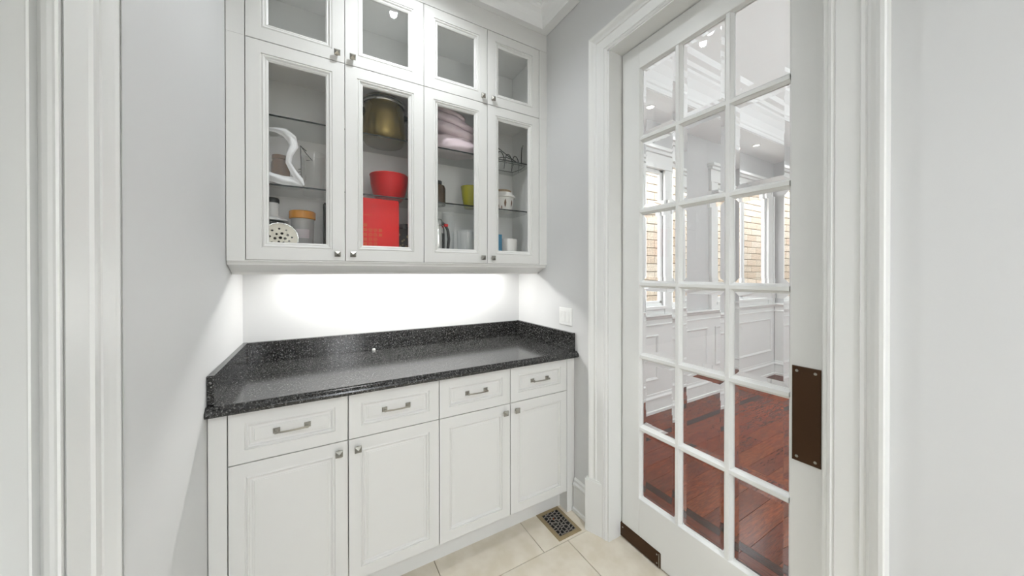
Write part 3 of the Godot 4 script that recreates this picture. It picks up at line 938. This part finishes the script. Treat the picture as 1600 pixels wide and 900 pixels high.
	s.lathe([[0.049, 0.15], [0.05, 0.152], [0.05, 0.172], [0.046, 0.178], [0.0, 0.18]])
	obj("lid", s, mat("tin_lid", Color(0.10, 0.03, 0.025), 0.25), t)
	s = MB.new()
	for k in 60:
		var a := rng.randf_range(0, TAU)
		var y := rng.randf_range(0.012, 0.12)
		var b := Basis(Vector3.UP, a)
		s.xf = Transform3D(b * Basis(Vector3(0, 1, 0), Vector3(1, 0, 0), Vector3(0, 0, -1)), b * Vector3(0.0478, 0, 0) + Vector3(0, y, 0))
		var r1 := rng.randf_range(0.004, 0.0075)
		s.lathe([[r1, 0.0], [r1, 0.0008], [r1 * 0.45, 0.0008], [r1 * 0.45, 0.0]], Vector3.ZERO, 9)
	obj("spot_print", s, M.tan_print, t)
	# -- third door
	pink_bundle(Vector3(1.022, S1 + 0.012, 0.165))
	t = thing("brown_bottle", "short dark brown bottle at the left of the lime cup", "bottle", "", Vector3(0.922, S2, 0.19))
	s = MB.new()
	s.lathe([[0.0, 0.0], [0.046, 0.0], [0.049, 0.004], [0.049, 0.098], [0.043, 0.115], [0.026, 0.125]])
	obj("body", s, mat("brown_glass", Color(0.22, 0.15, 0.05), 0.15), t)
	s = MB.new()
	s.lathe([[0.026, 0.125], [0.028, 0.126], [0.028, 0.142], [0.0, 0.144]])
	obj("cap", s, M.black_plastic, t)
	s = MB.new()
	s.lathe([[0.0, 0.0], [0.036, 0.0], [0.039, 0.003], [0.05, 0.06], [0.058, 0.128], [0.0595, 0.132], [0.0575, 0.1325], [0.056, 0.126], [0.048, 0.06], [0.036, 0.005], [0.0, 0.004]])
	t = obj("lime_cup", s, M.lime_cup)
	t.position = Vector3(1.128, S2, 0.2)
	tag(t, "lime-yellow plastic cup on the middle shelf of the right cabinet", "cup")
	t = thing("thermos", "steel thermos with black handle and red button behind the third glass door", "thermos", "", Vector3(0.907, F, 0.24))
	s = MB.new()
	s.lathe([[0.0, 0.0], [0.04, 0.0], [0.042, 0.004], [0.042, 0.15], [0.036, 0.172], [0.03, 0.176]])
	obj("body", s, M.steel, t)
	s = MB.new()
	s.lathe([[0.03, 0.176], [0.032, 0.178], [0.032, 0.2], [0.024, 0.212], [0.0, 0.215]])
	obj("stopper", s, M.steel, t)
	s = MB.new()
	s.tube([Vector3(0.025, 0.19, 0.012), Vector3(0.042, 0.178, 0.018), Vector3(0.055, 0.15, 0.022), Vector3(0.06, 0.1, 0.024), Vector3(0.056, 0.05, 0.022), Vector3(0.04, 0.018, 0.016)], 0.0085, 12)
	obj("handle", s, M.black_plastic, t)
	s = MB.new()
	s.box(Vector3(0.03, 0.168, 0.02), Vector3(0.052, 0.184, 0.04), 0.003)
	obj("button", s, M.red_plastic, t)
	s = MB.new()
	for k in 3:
		var a0 := deg_to_rad(-70.0 + 14.0 * k)
		var a1 := a0 + deg_to_rad(11.0)
		s.quad(Vector3(0.0425 * cos(a0), 0.02, -0.0425 * sin(a0)), Vector3(0.0425 * cos(a1), 0.02, -0.0425 * sin(a1)), Vector3(0.0425 * cos(a1), 0.13, -0.0425 * sin(a1)), Vector3(0.0425 * cos(a0), 0.13, -0.0425 * sin(a0)))
	obj("dark_stripe", s, M.black_plastic, t)
	s = MB.new()
	s.lathe([[0.0, 0.004], [0.036, 0.003], [0.038, 0.006], [0.038, 0.275], [0.0395, 0.279], [0.037, 0.28], [0.035, 0.275], [0.035, 0.01], [0.0, 0.009]])
	t = obj("glass_cylinder", s, M.clear_glass)
	t.position = Vector3(1.012, F, 0.12)
	tag(t, "tall straight clear glass cylinder behind the drinking glass", "vase")
	s = MB.new()
	s.lathe([[0.0, 0.003], [0.05, 0.002], [0.053, 0.006], [0.059, 0.155], [0.06, 0.158], [0.058, 0.158], [0.051, 0.012], [0.0, 0.01]])
	t = obj("drinking_glass", s, M.clear_glass)
	t.position = Vector3(1.088, F, 0.235)
	tag(t, "wide clear drinking glass on the cabinet floor behind the third door", "glass")
	# -- fourth door
	t = thing("wire_rack", "black bent-wire rack on the top shelf of the right cabinet", "rack", "", Vector3(1.39, S1, 0.17))
	s = MB.new()
	s.tube([Vector3(-0.115, 0.004, 0.08), Vector3(0.1, 0.004, 0.08), Vector3(0.115, 0.004, 0.0), Vector3(0.1, 0.004, -0.08), Vector3(-0.115, 0.004, -0.08)], 0.003, 8, true)
	for q in [[-0.1, 0.02], [-0.03, 0.0], [0.03, -0.01]]:
		var arc := []
		for k in 13:
			var a: float = PI * k / 12.0
			arc.append(Vector3(q[0] + 0.055 - 0.055 * cos(a), 0.004 + 0.085 * sin(a), 0.06 + q[1] - 0.01 * k))
		s.tube(arc, 0.0028, 8)
	var arc2 := []
	for k in 13: arc2.append(Vector3(-0.11 + 0.017 * k, 0.07 * (1.0 - k / 12.0) + 0.02, 0.08 - 0.004 * k))
	s.tube(arc2, 0.0028, 8)
	var arc3 := []
	for k in 13: arc3.append(Vector3(-0.11 + 0.017 * k, 0.02 + 0.05 * sin(PI * k / 12.0), -0.06 + 0.008 * k))
	s.tube(arc3, 0.0028, 8)
	obj("wire_frame", s, M.black_plastic, t)
	s = MB.new()
	s.tube([Vector3(0.085, 0.004, 0.06), Vector3(0.088, 0.06, 0.055), Vector3(0.093, 0.115, 0.05), Vector3(0.098, 0.135, 0.048), Vector3(0.106, 0.148, 0.046)], 0.003, 8)
	obj("upright_wire", s, M.black_plastic, t)
	t = thing("ceramic_canister", "white ceramic canister with brown leaf print and a tan stacked lid", "canister", "", Vector3(1.355, S2, 0.185))
	s = MB.new()
	s.lathe([[0.0, 0.0], [0.06, 0.0], [0.064, 0.004], [0.07, 0.04], [0.076, 0.085], [0.078, 0.09]])
	obj("body", s, M.ceramic, t)
	s = MB.new()
	s.lathe([[0.078, 0.088], [0.086, 0.09], [0.088, 0.096], [0.086, 0.101], [0.074, 0.104], [0.071, 0.118], [0.069, 0.122], [0.0, 0.124]])
	obj("saucer_rim", s, M.ceramic, t)
	s = MB.new()
	s.lathe([[0.058, 0.123], [0.06, 0.126], [0.06, 0.136], [0.056, 0.14], [0.0, 0.141]])
	obj("tan_lid", s, M.tan_wood, t)
	for q in [[-102.0, 0.048, 1.0], [-62.0, 0.05, 0.8], [-138.0, 0.03, 0.6], [-150.0, 0.045, 0.5], [-120.0, 0.022, 0.5]]:
		var b := Basis(Vector3.UP, deg_to_rad(q[0]))
		var r0: float = 0.064 + q[1] * 0.14 + 0.0012
		var k: float = q[2]
		s = MB.new()
		s.xf = Transform3D(b * Basis(Vector3(0, 0, -1), Vector3(0.14, 0.99, 0), Vector3(1, 0, 0)), b * Vector3(r0, 0, 0) + Vector3(0, q[1], 0))
		s.prism([Vector2(0, -0.026 * k), Vector2(0.006 * k, -0.01 * k), Vector2(0.0075 * k, 0.004 * k), Vector2(0.004 * k, 0.018 * k), Vector2(0, 0.028 * k), Vector2(-0.005 * k, 0.014 * k), Vector2(-0.007 * k, 0.0), Vector2(-0.004 * k, -0.014 * k)], "z", -0.001, 0.0008)
		obj("leaf_print", s, M.leaf_print, t)
	s = boxmesh(Vector3(-0.055, 0, -0.05), Vector3(0.045, 0.148, 0.05), 0.002)
	t = obj("blue_carton", s, M.blue_card)
	t.position = Vector3(1.275, F, 0.2)
	tag(t, "light blue carton left of the white mug", "carton")
	t = thing("white_mug", "plain white mug on the floor of the right cabinet", "mug", "", Vector3(1.386, F, 0.21))
	s = MB.new()
	s.lathe([[0.0, 0.0], [0.052, 0.0], [0.056, 0.004], [0.058, 0.12], [0.057, 0.124], [0.054, 0.12], [0.052, 0.008], [0.0, 0.007]])
	obj("body", s, M.ceramic, t)
	s = MB.new()
	var hp := []
	for k in 11: hp.append(Vector3(-0.02 - 0.0 , 0.062 + 0.034 * cos(PI * k / 10.0), -0.054 - 0.03 * sin(PI * k / 10.0)))
	s.tube(hp, 0.006, 10)
	obj("handle", s, M.ceramic, t)

func white_bag(at: Vector3):
	var t := thing("plastic_bag", "crumpled white plastic bag on the middle shelf of the left cabinet", "bag", "", at)
	var n := FastNoiseLite.new()
	n.seed = 6
	n.frequency = 9.0
	n.noise_type = FastNoiseLite.TYPE_SIMPLEX
	n.fractal_octaves = 3
	var s := MB.new()
	s.grp = 1
	# closed crumpled sack: narrow waist leaning left, mouth folded over on top, tail to the right
	var rowsn := 26
	var seg := 44
	var P := func(i: int, k: int) -> Vector3:
		var v := float(i) / rowsn
		var a := TAU * k / seg
		var y := 0.003 + 0.245 * v
		var rx := 0.085 * sqrt(maxf(1.0 - pow(absf(2.0 * v - 0.9), 2.6) * 0.75, 0.02))
		if v > 0.92: rx *= maxf(0.0, (1.0 - v) / 0.08) * 0.9 + 0.1
		if v < 0.04: rx *= 0.3 + v / 0.04 * 0.7
		var rz := rx * 0.62
		var d := Vector3(cos(a) * rx, y, sin(a) * rz)
		d.x += 0.03 * maxf(0.0, cos(a)) * pow(1.0 - v, 4.0)
		var w := absf(n.get_noise_3d(d.x, d.y * 0.8, d.z)) - 0.2
		d += Vector3(cos(a), 0.0, sin(a)) * w * 0.035
		return d
	for i in rowsn:
		for k in seg:
			s.quad(P.call(i, k + 1), P.call(i, k), P.call(i + 1, k), P.call(i + 1, k + 1))
	obj("film", s, M.bag_film, t)
	# thicker folded bands of film: over the top and down the right side, and along the foot
	var f := MB.new()
	f.grp = 1
	var band := func(path: Array, wid: Array):
		var m := path.size()
		for i in m - 1:
			for j in 4:
				var q := func(ii: int, jj: int) -> Vector3:
					var tt := float(jj) / 4.0 - 0.5
					var d: Vector3 = (path[min(ii + 1, m - 1)] - path[max(ii - 1, 0)]).normalized()
					var side := d.cross(Vector3(0, 0, 1)).normalized()
					return path[ii] + side * tt * wid[ii] + Vector3(0, 0, 0.012 * cos(tt * PI) + 0.006 * sin(tt * 14.0 + ii))
				f.quad(q.call(i, j), q.call(i + 1, j), q.call(i + 1, j + 1), q.call(i, j + 1))
				f.quad(q.call(i, j + 1) - Vector3(0, 0, 0.002), q.call(i + 1, j + 1) - Vector3(0, 0, 0.002), q.call(i + 1, j) - Vector3(0, 0, 0.002), q.call(i, j) - Vector3(0, 0, 0.002))
	band.call([Vector3(-0.055, 0.25, 0.05), Vector3(-0.02, 0.252, 0.054), Vector3(0.015, 0.248, 0.057), Vector3(0.042, 0.225, 0.06), Vector3(0.05, 0.19, 0.06), Vector3(0.034, 0.15, 0.062), Vector3(0.03, 0.11, 0.063), Vector3(0.05, 0.07, 0.063), Vector3(0.075, 0.036, 0.062), Vector3(0.088, 0.014, 0.058)], [0.012, 0.024, 0.036, 0.042, 0.036, 0.026, 0.022, 0.026, 0.03, 0.012])
	band.call([Vector3(-0.07, 0.05, 0.06), Vector3(-0.03, 0.036, 0.06), Vector3(0.01, 0.028, 0.06), Vector3(0.05, 0.028, 0.06), Vector3(0.085, 0.014, 0.058)], [0.04, 0.04, 0.04, 0.04, 0.01])
	obj("folded_film", f, M.bag_fold, t)

func pink_bundle(at: Vector3):
	var t := thing("folded_bundle", "bundle of pale pink folded plastic sheets on the top shelf", "bundle", "", at)
	var n := FastNoiseLite.new()
	n.seed = 12
	n.frequency = 7.0
	n.fractal_octaves = 3
	for layer in 4:
		var s := MB.new()
		s.grp = 1
		var seg := 40
		var rowsn := 18
		var h: float = [0.1, 0.075, 0.065, 0.05][layer]
		var yb: float = [0.0, 0.082, 0.143, 0.195][layer]
		var cx: float = [0.012, 0.004, -0.008, -0.03][layer]
		var rx0: float = [0.155, 0.15, 0.132, 0.1][layer]
		var P := func(i: int, k: int) -> Vector3:
			var ph := -PI / 2 + PI * i / rowsn
			var a := TAU * k / seg
			var cp := pow(maxf(cos(ph), 0.0), 0.55)
			var sg := func(x: float, e: float): return signf(x) * pow(absf(x), e)
			var d := Vector3(sg.call(cos(a), 0.7) * rx0 * cp, 0.5 * h * sg.call(sin(ph), 0.8), sg.call(sin(a), 0.7) * 0.11 * cp)
			var w := n.get_noise_3d(d.x * 0.7 + layer, (d.y - d.x * 0.4) * 2.4, d.z * 0.8)
			d *= 1.0 + 0.16 * w
			var tilt := -0.27 if layer > 0 else -0.1
			return Vector3(cx + d.x, yb + h * 0.5 + d.y + (d.x * tilt if layer > 0 else 0.0), d.z * 0.95)
		for i in rowsn:
			for k in seg:
				s.quad(P.call(i, k + 1), P.call(i, k), P.call(i + 1, k), P.call(i + 1, k + 1))
		obj("folded_sheet", s, M.pink_film, t)

# ---------------------------------------------------------------- dining room beyond the door
func window_unit(called: String, label: String, lites: Array, y0: float, y1: float, z: float, plain := false):
	# casing on the room face, sash frames and panes set back in the wall
	var d := Node3D.new()
	d.name = numbered(called)
	add_child(d)
	d.set_meta("kind", "structure")
	tag(d, label, "window")
	var sg := -1.0 if plain else 1.0       # which way the room lies
	var xa: float = lites[0][0]
	var xb: float = lites[-1][1]
	var zin := func(o: float): return z + sg * o
	var bx := func(ax: float, ay: float, bx_: float, by: float, o0: float, o1: float) -> MB:
		var za: float = zin.call(o0)
		var zb: float = zin.call(o1)
		return boxmesh(Vector3(ax, ay, minf(za, zb)), Vector3(bx_, by, maxf(za, zb)), 0.002)
	for l in lites:
		var fw := 0.038
		for r in [[l[0], y0, l[0] + fw, y1], [l[1] - fw, y0, l[1], y1], [l[0], y0, l[1], y0 + fw + 0.01], [l[0], y1 - fw, l[1], y1]]:
			obj("sash", bx.call(r[0], r[1], r[2], r[3], -0.038, -0.012), M.trim_paint, d)
		var p := MB.new()
		var zz: float = zin.call(-0.024)
		p.quadn(Vector3(l[0] + fw, y0 + fw, zz), Vector3(l[1] - fw, y0 + fw, zz), Vector3(l[1] - fw, y1 - fw, zz), Vector3(l[0] + fw, y1 - fw, zz), Vector3(0, 0, sg))
		obj("pane", p, M.pane_glass, d)
	for k in lites.size() - 1:
		obj("mullion", bx.call(lites[k][1], y0, lites[k + 1][0], y1, -0.05, 0.0), M.trim_paint, d)
	obj("sill", bx.call(xa - 0.02, y0 - 0.03, xb + 0.02, y0, -0.06, 0.03), M.trim_paint, d)
	if not plain:
		var cw := 0.15
		var y2 := y1 + 0.135
		obj("casing", bx.call(xa - cw, 0.955, xa, y1, 0.0, 0.022), M.trim_paint, d)
		obj("casing", bx.call(xb, 0.955, xb + cw, y1, 0.0, 0.022), M.trim_paint, d)
		obj("casing", bx.call(xa - cw, 0.955, xa - cw + 0.035, y1, 0.022, 0.034), M.trim_paint, d)
		obj("casing", bx.call(xb + cw - 0.035, 0.955, xb + cw, y1, 0.022, 0.034), M.trim_paint, d)
		obj("apron", bx.call(xa, 0.955, xb, y0 - 0.03, 0.0, 0.018), M.trim_paint, d)
		obj("head", bx.call(xa - cw, y1, xb + cw, y2, 0.0, 0.028), M.trim_paint, d)
		obj("head_cap", bx.call(xa - cw - 0.015, y2, xb + cw + 0.012, y2 + 0.03, 0.0, 0.05), M.trim_paint, d)
		obj("head_cap", bx.call(xa - cw - 0.03, y2 + 0.03, xb + cw + 0.018, y2 + 0.06, 0.0, 0.075), M.trim_paint, d)

func dining():
	var wp: Material = M.dining_paint
	var w1 := [[2.15, 2.69], [2.75, 3.29]]
	var w2 := [[4.235, 4.843], [4.85, 5.435]]
	var y0 := 1.035
	var y1 := 2.375
	var s := MB.new()
	var zb := -0.085
	s.box(Vector3(DX0, -0.05, zb), Vector3(DX1 + 0.15, y0 - 0.03, DZ))
	s.box(Vector3(DX0, y1, zb), Vector3(DX1 + 0.15, 3.45, DZ))
	for r in [[DX0, 2.15], [3.29, 4.235], [5.435, DX1 + 0.15]]:
		s.box(Vector3(r[0], y0 - 0.03, zb), Vector3(r[1], y1, DZ))
	s.box(Vector3(DX1 + 0.15, -0.05, -0.2), Vector3(9.5, 3.45, DZ))  # unseen stretch past the room, added to shade the bricks evenly
	struct("wall_dining_back", s, wp, "pale grey dining room wall with two tall windows seen through the door, with an unseen outer stretch shading the bricks", "wall")
	window_unit("window_1", "white cased window seen through the left column of door panes", w1, y0, y1, DZ)
	window_unit("window_2", "white cased window seen through the right column of door panes", w2, y0, y1, DZ)
	struct("wall_dining_right", boxmesh(Vector3(DX1, -0.05, DZ), Vector3(DX1 + 0.15, 3.45, 5.0)), wp, "shaded dining room wall right of the far window", "wall")
	struct("wall_dining_front", boxmesh(Vector3(DX0, -0.05, 5.0), Vector3(DX1 + 0.15, 3.45, 5.15)), wp, "dining room wall facing the windows", "wall")
	# ceiling: lowered border, stepped cornice, raised middle
	struct("ceiling_dining", boxmesh(Vector3(DX0 - 0.05, DCEIL, -0.2), Vector3(DX1 + 0.15, DCEIL + 0.3, 5.15)), M.ceiling_paint, "raised white tray ceiling of the dining room", "ceiling")
	var bw := 0.345
	s = MB.new()
	s.box(Vector3(DX0, DSOF, DZ), Vector3(DX1, DCEIL, DZ + bw))
	s.box(Vector3(DX0, DSOF, 5.0 - bw), Vector3(DX1, DCEIL, 5.0))
	s.box(Vector3(DX1 - bw, DSOF, DZ + bw), Vector3(DX1, DCEIL, 5.0 - bw))
	s.box(Vector3(DX0, DSOF, DZ + bw), Vector3(DX0 + 0.2, DCEIL, 5.0 - bw))
	struct("ceiling_border", s, M.ceiling_paint, "lowered white ceiling border with recessed lights above the windows", "ceiling")
	var prof := [[0.0, DSOF + 0.004], [0.012, DSOF + 0.004], [0.018, DSOF + 0.02], [0.018, DSOF + 0.038], [0.026, DSOF + 0.046], [0.03, DSOF + 0.07], [0.05, DSOF + 0.125], [0.09, DSOF + 0.175], [0.115, DSOF + 0.195], [0.12, DSOF + 0.215], [0.14, DSOF + 0.22], [0.155, DSOF + 0.245], [0.2, DSOF + 0.25], [0.21, DSOF + 0.27], [0.215, DCEIL], [0.0, DCEIL]]
	var cr := MB.new()
	var ring := func(k): return [Vector3(DX0 + 0.2 + k[0], k[1], DZ + bw + k[0]), Vector3(DX1 - bw - k[0], k[1], DZ + bw + k[0]), Vector3(DX1 - bw - k[0], k[1], 5.0 - bw - k[0]), Vector3(DX0 + 0.2 + k[0], k[1], 5.0 - bw - k[0])]
	for i in prof.size() - 1:
		var a: Array = ring.call(prof[i])
		var b: Array = ring.call(prof[i + 1])
		for j in 4:
			cr.quad(a[j], b[j], b[(j + 1) % 4], a[(j + 1) % 4])
	struct("trim_6", cr, M.ceiling_paint, "white stepped cornice inside the dining room tray ceiling", "moulding")
	# wainscot on the window wall and the shaded side wall
	wainscot("trim_7", "white wainscot with framed panels under the windows", Transform3D(Basis.IDENTITY, Vector3(0, 0, DZ)), DX0 + 0.001, DX1, [[1.9, 2.05], [2.2, 3.2], [3.53, 4.05], [4.2, 5.54]])
	wainscot("trim_8", "white wainscot on the shaded dining room side wall", Transform3D(Basis(Vector3(0, 0, 1), Vector3(0, 1, 0), Vector3(-1, 0, 0)), Vector3(DX1, 0, 0)), DZ + 0.02, 4.99, [[0.15, 1.2], [1.35, 2.4], [2.55, 3.6], [3.75, 4.85]])
	wood_floor()
	bricks()

func wainscot(called: String, label: String, xf: Transform3D, x0: float, x1: float, panels: Array):
	var d := Node3D.new()
	d.name = numbered(called)
	add_child(d)
	d.set_meta("kind", "structure")
	tag(d, label, "wainscot")
	var s := MB.new(xf)
	s.box(Vector3(x0, 0.12, 0.0), Vector3(x1, 0.93, 0.008))
	obj("panel_field", s, M.trim_paint, d)
	s = MB.new(xf)
	s.prism([Vector2(0.905, 0.0), Vector2(0.905, 0.016), Vector2(0.915, 0.022), Vector2(0.93, 0.026), Vector2(0.936, 0.042), Vector2(0.945, 0.046), Vector2(0.953, 0.044), Vector2(0.955, 0.0)], "x", x0, x1)
	s.prism([Vector2(0.845, 0.008), Vector2(0.845, 0.016), Vector2(0.856, 0.018), Vector2(0.864, 0.008)], "x", x0, x1)
	obj("chair_rail", s, M.trim_paint, d)
	s = MB.new(xf)
	s.prism([Vector2(0.0, 0.0), Vector2(0.0, 0.028), Vector2(0.026, 0.028), Vector2(0.03, 0.018), Vector2(0.13, 0.017), Vector2(0.138, 0.024), Vector2(0.15, 0.024), Vector2(0.165, 0.014), Vector2(0.185, 0.012), Vector2(0.19, 0.0)], "x", x0, x1)
	obj("baseboard", s, M.trim_paint, d)
	for p in panels:
		s = MB.new(xf)
		s.rings(p[0], 0.318, p[1], 0.757, [[0.0, 0.006], [0.0, 0.016], [0.006, 0.02], [0.014, 0.018], [0.022, 0.013], [0.026, 0.013], [0.028, 0.006]], false)
		obj("panel_moulding", s, M.trim_paint, d)

func plank(fl: Node, a: Vector2, b: Vector2, along_x: bool, m: Material):
	# a, b = (x, z) corners
	var s := MB.new()
	var g := 0.0006
	var p0 := Vector3(a.x + g, -0.012, a.y + g)
	var p1 := Vector3(b.x - g, 0.0, b.y - g)
	var e := 0.0009
	var u0 := rng.randf()
	var v0 := rng.randf()
	var len_ := (b.x - a.x) if along_x else (b.y - a.y)
	var wid := (b.y - a.y) if along_x else (b.x - a.x)
	var U := func(x: float, z: float) -> Vector2:
		var l := (x - a.x) if along_x else (z - a.y)
		var w := (z - a.y) if along_x else (x - a.x)
		return Vector2(u0 + l / 0.9, v0 + w / 0.22)
	var t := [Vector3(p0.x + e, 0, p1.z - e), Vector3(p1.x - e, 0, p1.z - e), Vector3(p1.x - e, 0, p0.z + e), Vector3(p0.x + e, 0, p0.z + e)]
	var q := [Vector3(p0.x, -e, p1.z), Vector3(p1.x, -e, p1.z), Vector3(p1.x, -e, p0.z), Vector3(p0.x, -e, p0.z)]
	var r := [Vector3(p0.x, p0.y, p1.z), Vector3(p1.x, p0.y, p1.z), Vector3(p1.x, p0.y, p0.z), Vector3(p0.x, p0.y, p0.z)]
	s.quad(t[0], t[1], t[2], t[3], U.call(t[0].x, t[0].z), U.call(t[1].x, t[1].z), U.call(t[2].x, t[2].z), U.call(t[3].x, t[3].z))
	for k in 4:
		var n := (k + 1) % 4
		s.quad(q[k], q[n], t[n], t[k], U.call(q[k].x, q[k].z), U.call(q[n].x, q[n].z), U.call(t[n].x, t[n].z), U.call(t[k].x, t[k].z))
		s.quad(r[k], r[n], q[n], q[k], U.call(q[k].x, q[k].z), U.call(q[n].x, q[n].z), U.call(q[n].x, q[n].z), U.call(q[k].x, q[k].z))
	obj("plank", s, m, fl)

func wood_floor():
	var fl := struct("floor_dining", boxmesh(Vector3(1.72, -0.06, -0.2), Vector3(DX1 + 0.15, -0.006, 5.15)), M.wood_dark, "glossy red-brown hardwood floor with dark inlay bands in the dining room", "floor")
	rng.seed = 41
	var tone := func() -> Material: return M["wood_%d" % rng.randi_range(0, 3)]
	var bx := 2.112          # inlay band along z
	var bw := 0.058
	var az := 0.258          # inlay band along x
	var xr := DX1 - 0.45
	# outer border along the window wall and along the door wall
	for k in 2:
		var z0 := DZ + 0.139 * k
		var x := 1.722
		while x < DX1 - 0.05:
			var l := minf(rng.randf_range(0.7, 1.4), DX1 - x)
			plank(fl, Vector2(x, z0), Vector2(x + l, z0 + 0.139), true, tone.call())
			x += l
	for k in 3:
		var x0 := 1.722 + 0.13 * k
		var z := az
		while z < 3.4:
			var l := rng.randf_range(0.7, 1.3)
			plank(fl, Vector2(x0, z), Vector2(x0 + 0.13, z + l), false, tone.call())
			z += l
	plank(fl, Vector2(bx, az), Vector2(bx + bw, 1.75), false, M.wood_dark)
	plank(fl, Vector2(bx, 1.75), Vector2(bx + bw, 3.4), false, M.wood_dark)
	var xx := bx + bw
	while xx < DX1 - 0.05:
		var l := minf(1.25, DX1 - xx)
		plank(fl, Vector2(xx, az), Vector2(xx + l, az + bw), true, M.wood_dark)
		xx += l
	# field
	var pw := 0.118
	var z1 := az + bw
	for k in 26:
		var z := z1 + pw * k
		var x := bx + bw
		var first := true
		while x < DX1 - 0.02:
			var l := rng.randf_range(0.75, 1.5) * (rng.randf_range(0.35, 1.0) if first else 1.0)
			first = false
			l = minf(l, DX1 - x)
			plank(fl, Vector2(x, z), Vector2(x + l, z + pw), true, tone.call())
			x += l

func bricks():
	var d := struct("wall_outside", boxmesh(Vector3(2.2, 0.2, -1.0), Vector3(9.5, 3.1, -0.765)), M.mortar, "cream brick wall of the neighbouring house outside the windows", "wall")
	rng.seed = 5
	var hgt := 0.098
	var pit := 0.104
	var L := 0.29
	for r in 19:
		var y := 0.86 + pit * r
		for k in 15:
			var x := 3.25 + (L + 0.008) * k + (0.0 if r % 2 == 0 else (L + 0.008) / 2)
			var o := obj("brick", boxmesh(Vector3(0, 0, -0.03), Vector3(L, hgt - 0.004, rng.randf_range(0.0, 0.004)), 0.004), M["brick_%d" % rng.randi_range(0, 2)], d)
			o.position = Vector3(x, y, -0.75)

func unseen_chandelier():  # out of view; lights the dining room walls and tray ceiling
	var t := thing("unseen_chandelier", "globe lamp hung out of view over the dining room, placed to light its walls and ceiling", "unseen_chandelier", "", Vector3(3.8, 2.15, 2.5))
	var s := MB.new()
	s.tube([Vector3(0, DCEIL - 2.15, 0), Vector3(0, 0.2, 0)], 0.008, 10)
	s.lathe([[0.0, 0.2], [0.03, 0.19], [0.03, 0.14], [0.0, 0.12]], Vector3.ZERO, 20)
	obj("stem", s, M.nickel, t)
	var g := MB.new()
	var pr := []
	for k in 17: pr.append([0.16 * cos(-PI / 2 + PI * k / 16.0), 0.16 * sin(-PI / 2 + PI * k / 16.0)])
	g.lathe(pr, Vector3.ZERO, 32)
	obj("lamp_globe", g, M.lamp_glow, t)
	var l := OmniLight3D.new()
	l.name = "lamp_light"
	l.light_energy = CHAND_E
	l.light_color = Color(0.945, 0.985, 1.0)
	l.light_size = 0.15
	l.omni_range = 15.0
	l.omni_attenuation = 2.0
	l.shadow_enabled = true
	t.add_child(l)

func _ready():
	camera_and_light()
	make_materials()
	room()
	dining()
	glass_door()
	base_cabinets()
	wall_cabinets()
	countertop()
	strip_light()
	recessed_light(Vector3(0.73, CEIL, 0.74), "round recessed ceiling light over the pantry counter", LAMP_A, BEAM_A)
	recessed_light(Vector3(0.73, CEIL, 2.85), "unseen recessed ceiling light behind the viewer, placed to light the cabinet fronts", UNSEEN_LAMP_C, BEAM_C)  # out of view, throws light forward onto the cabinets
	recessed_light(Vector3(0.73, CEIL, 3.75), "unseen recessed ceiling light farthest from the counter, placed to light the cabinet fronts", UNSEEN_LAMP_D, BEAM_C)  # unseen; main light on surfaces that face the viewer
	recessed_light(Vector3(4.69, DSOF, 0.183), "recessed light in the dining ceiling border above the far window", SOFFIT_E, 60.0, 0.03)
	recessed_light(Vector3(2.87, DSOF, 0.15), "lamp disc in the dining ceiling border, set where bright glints show above the near window", SOFFIT_E, 60.0, 0.03)  # set where bright glints show through the first column of panes
	recessed_light(Vector3(2.78, DCEIL, 0.72), "recessed light in the raised dining ceiling nearer the windows", TRAY_E, 60.0, 0.026)
	recessed_light(Vector3(3.03, DCEIL, 1.12), "recessed light in the raised dining ceiling farther from the windows", TRAY_E, 60.0, 0.026)
	unseen_chandelier()
	small_fixtures()
	contents()
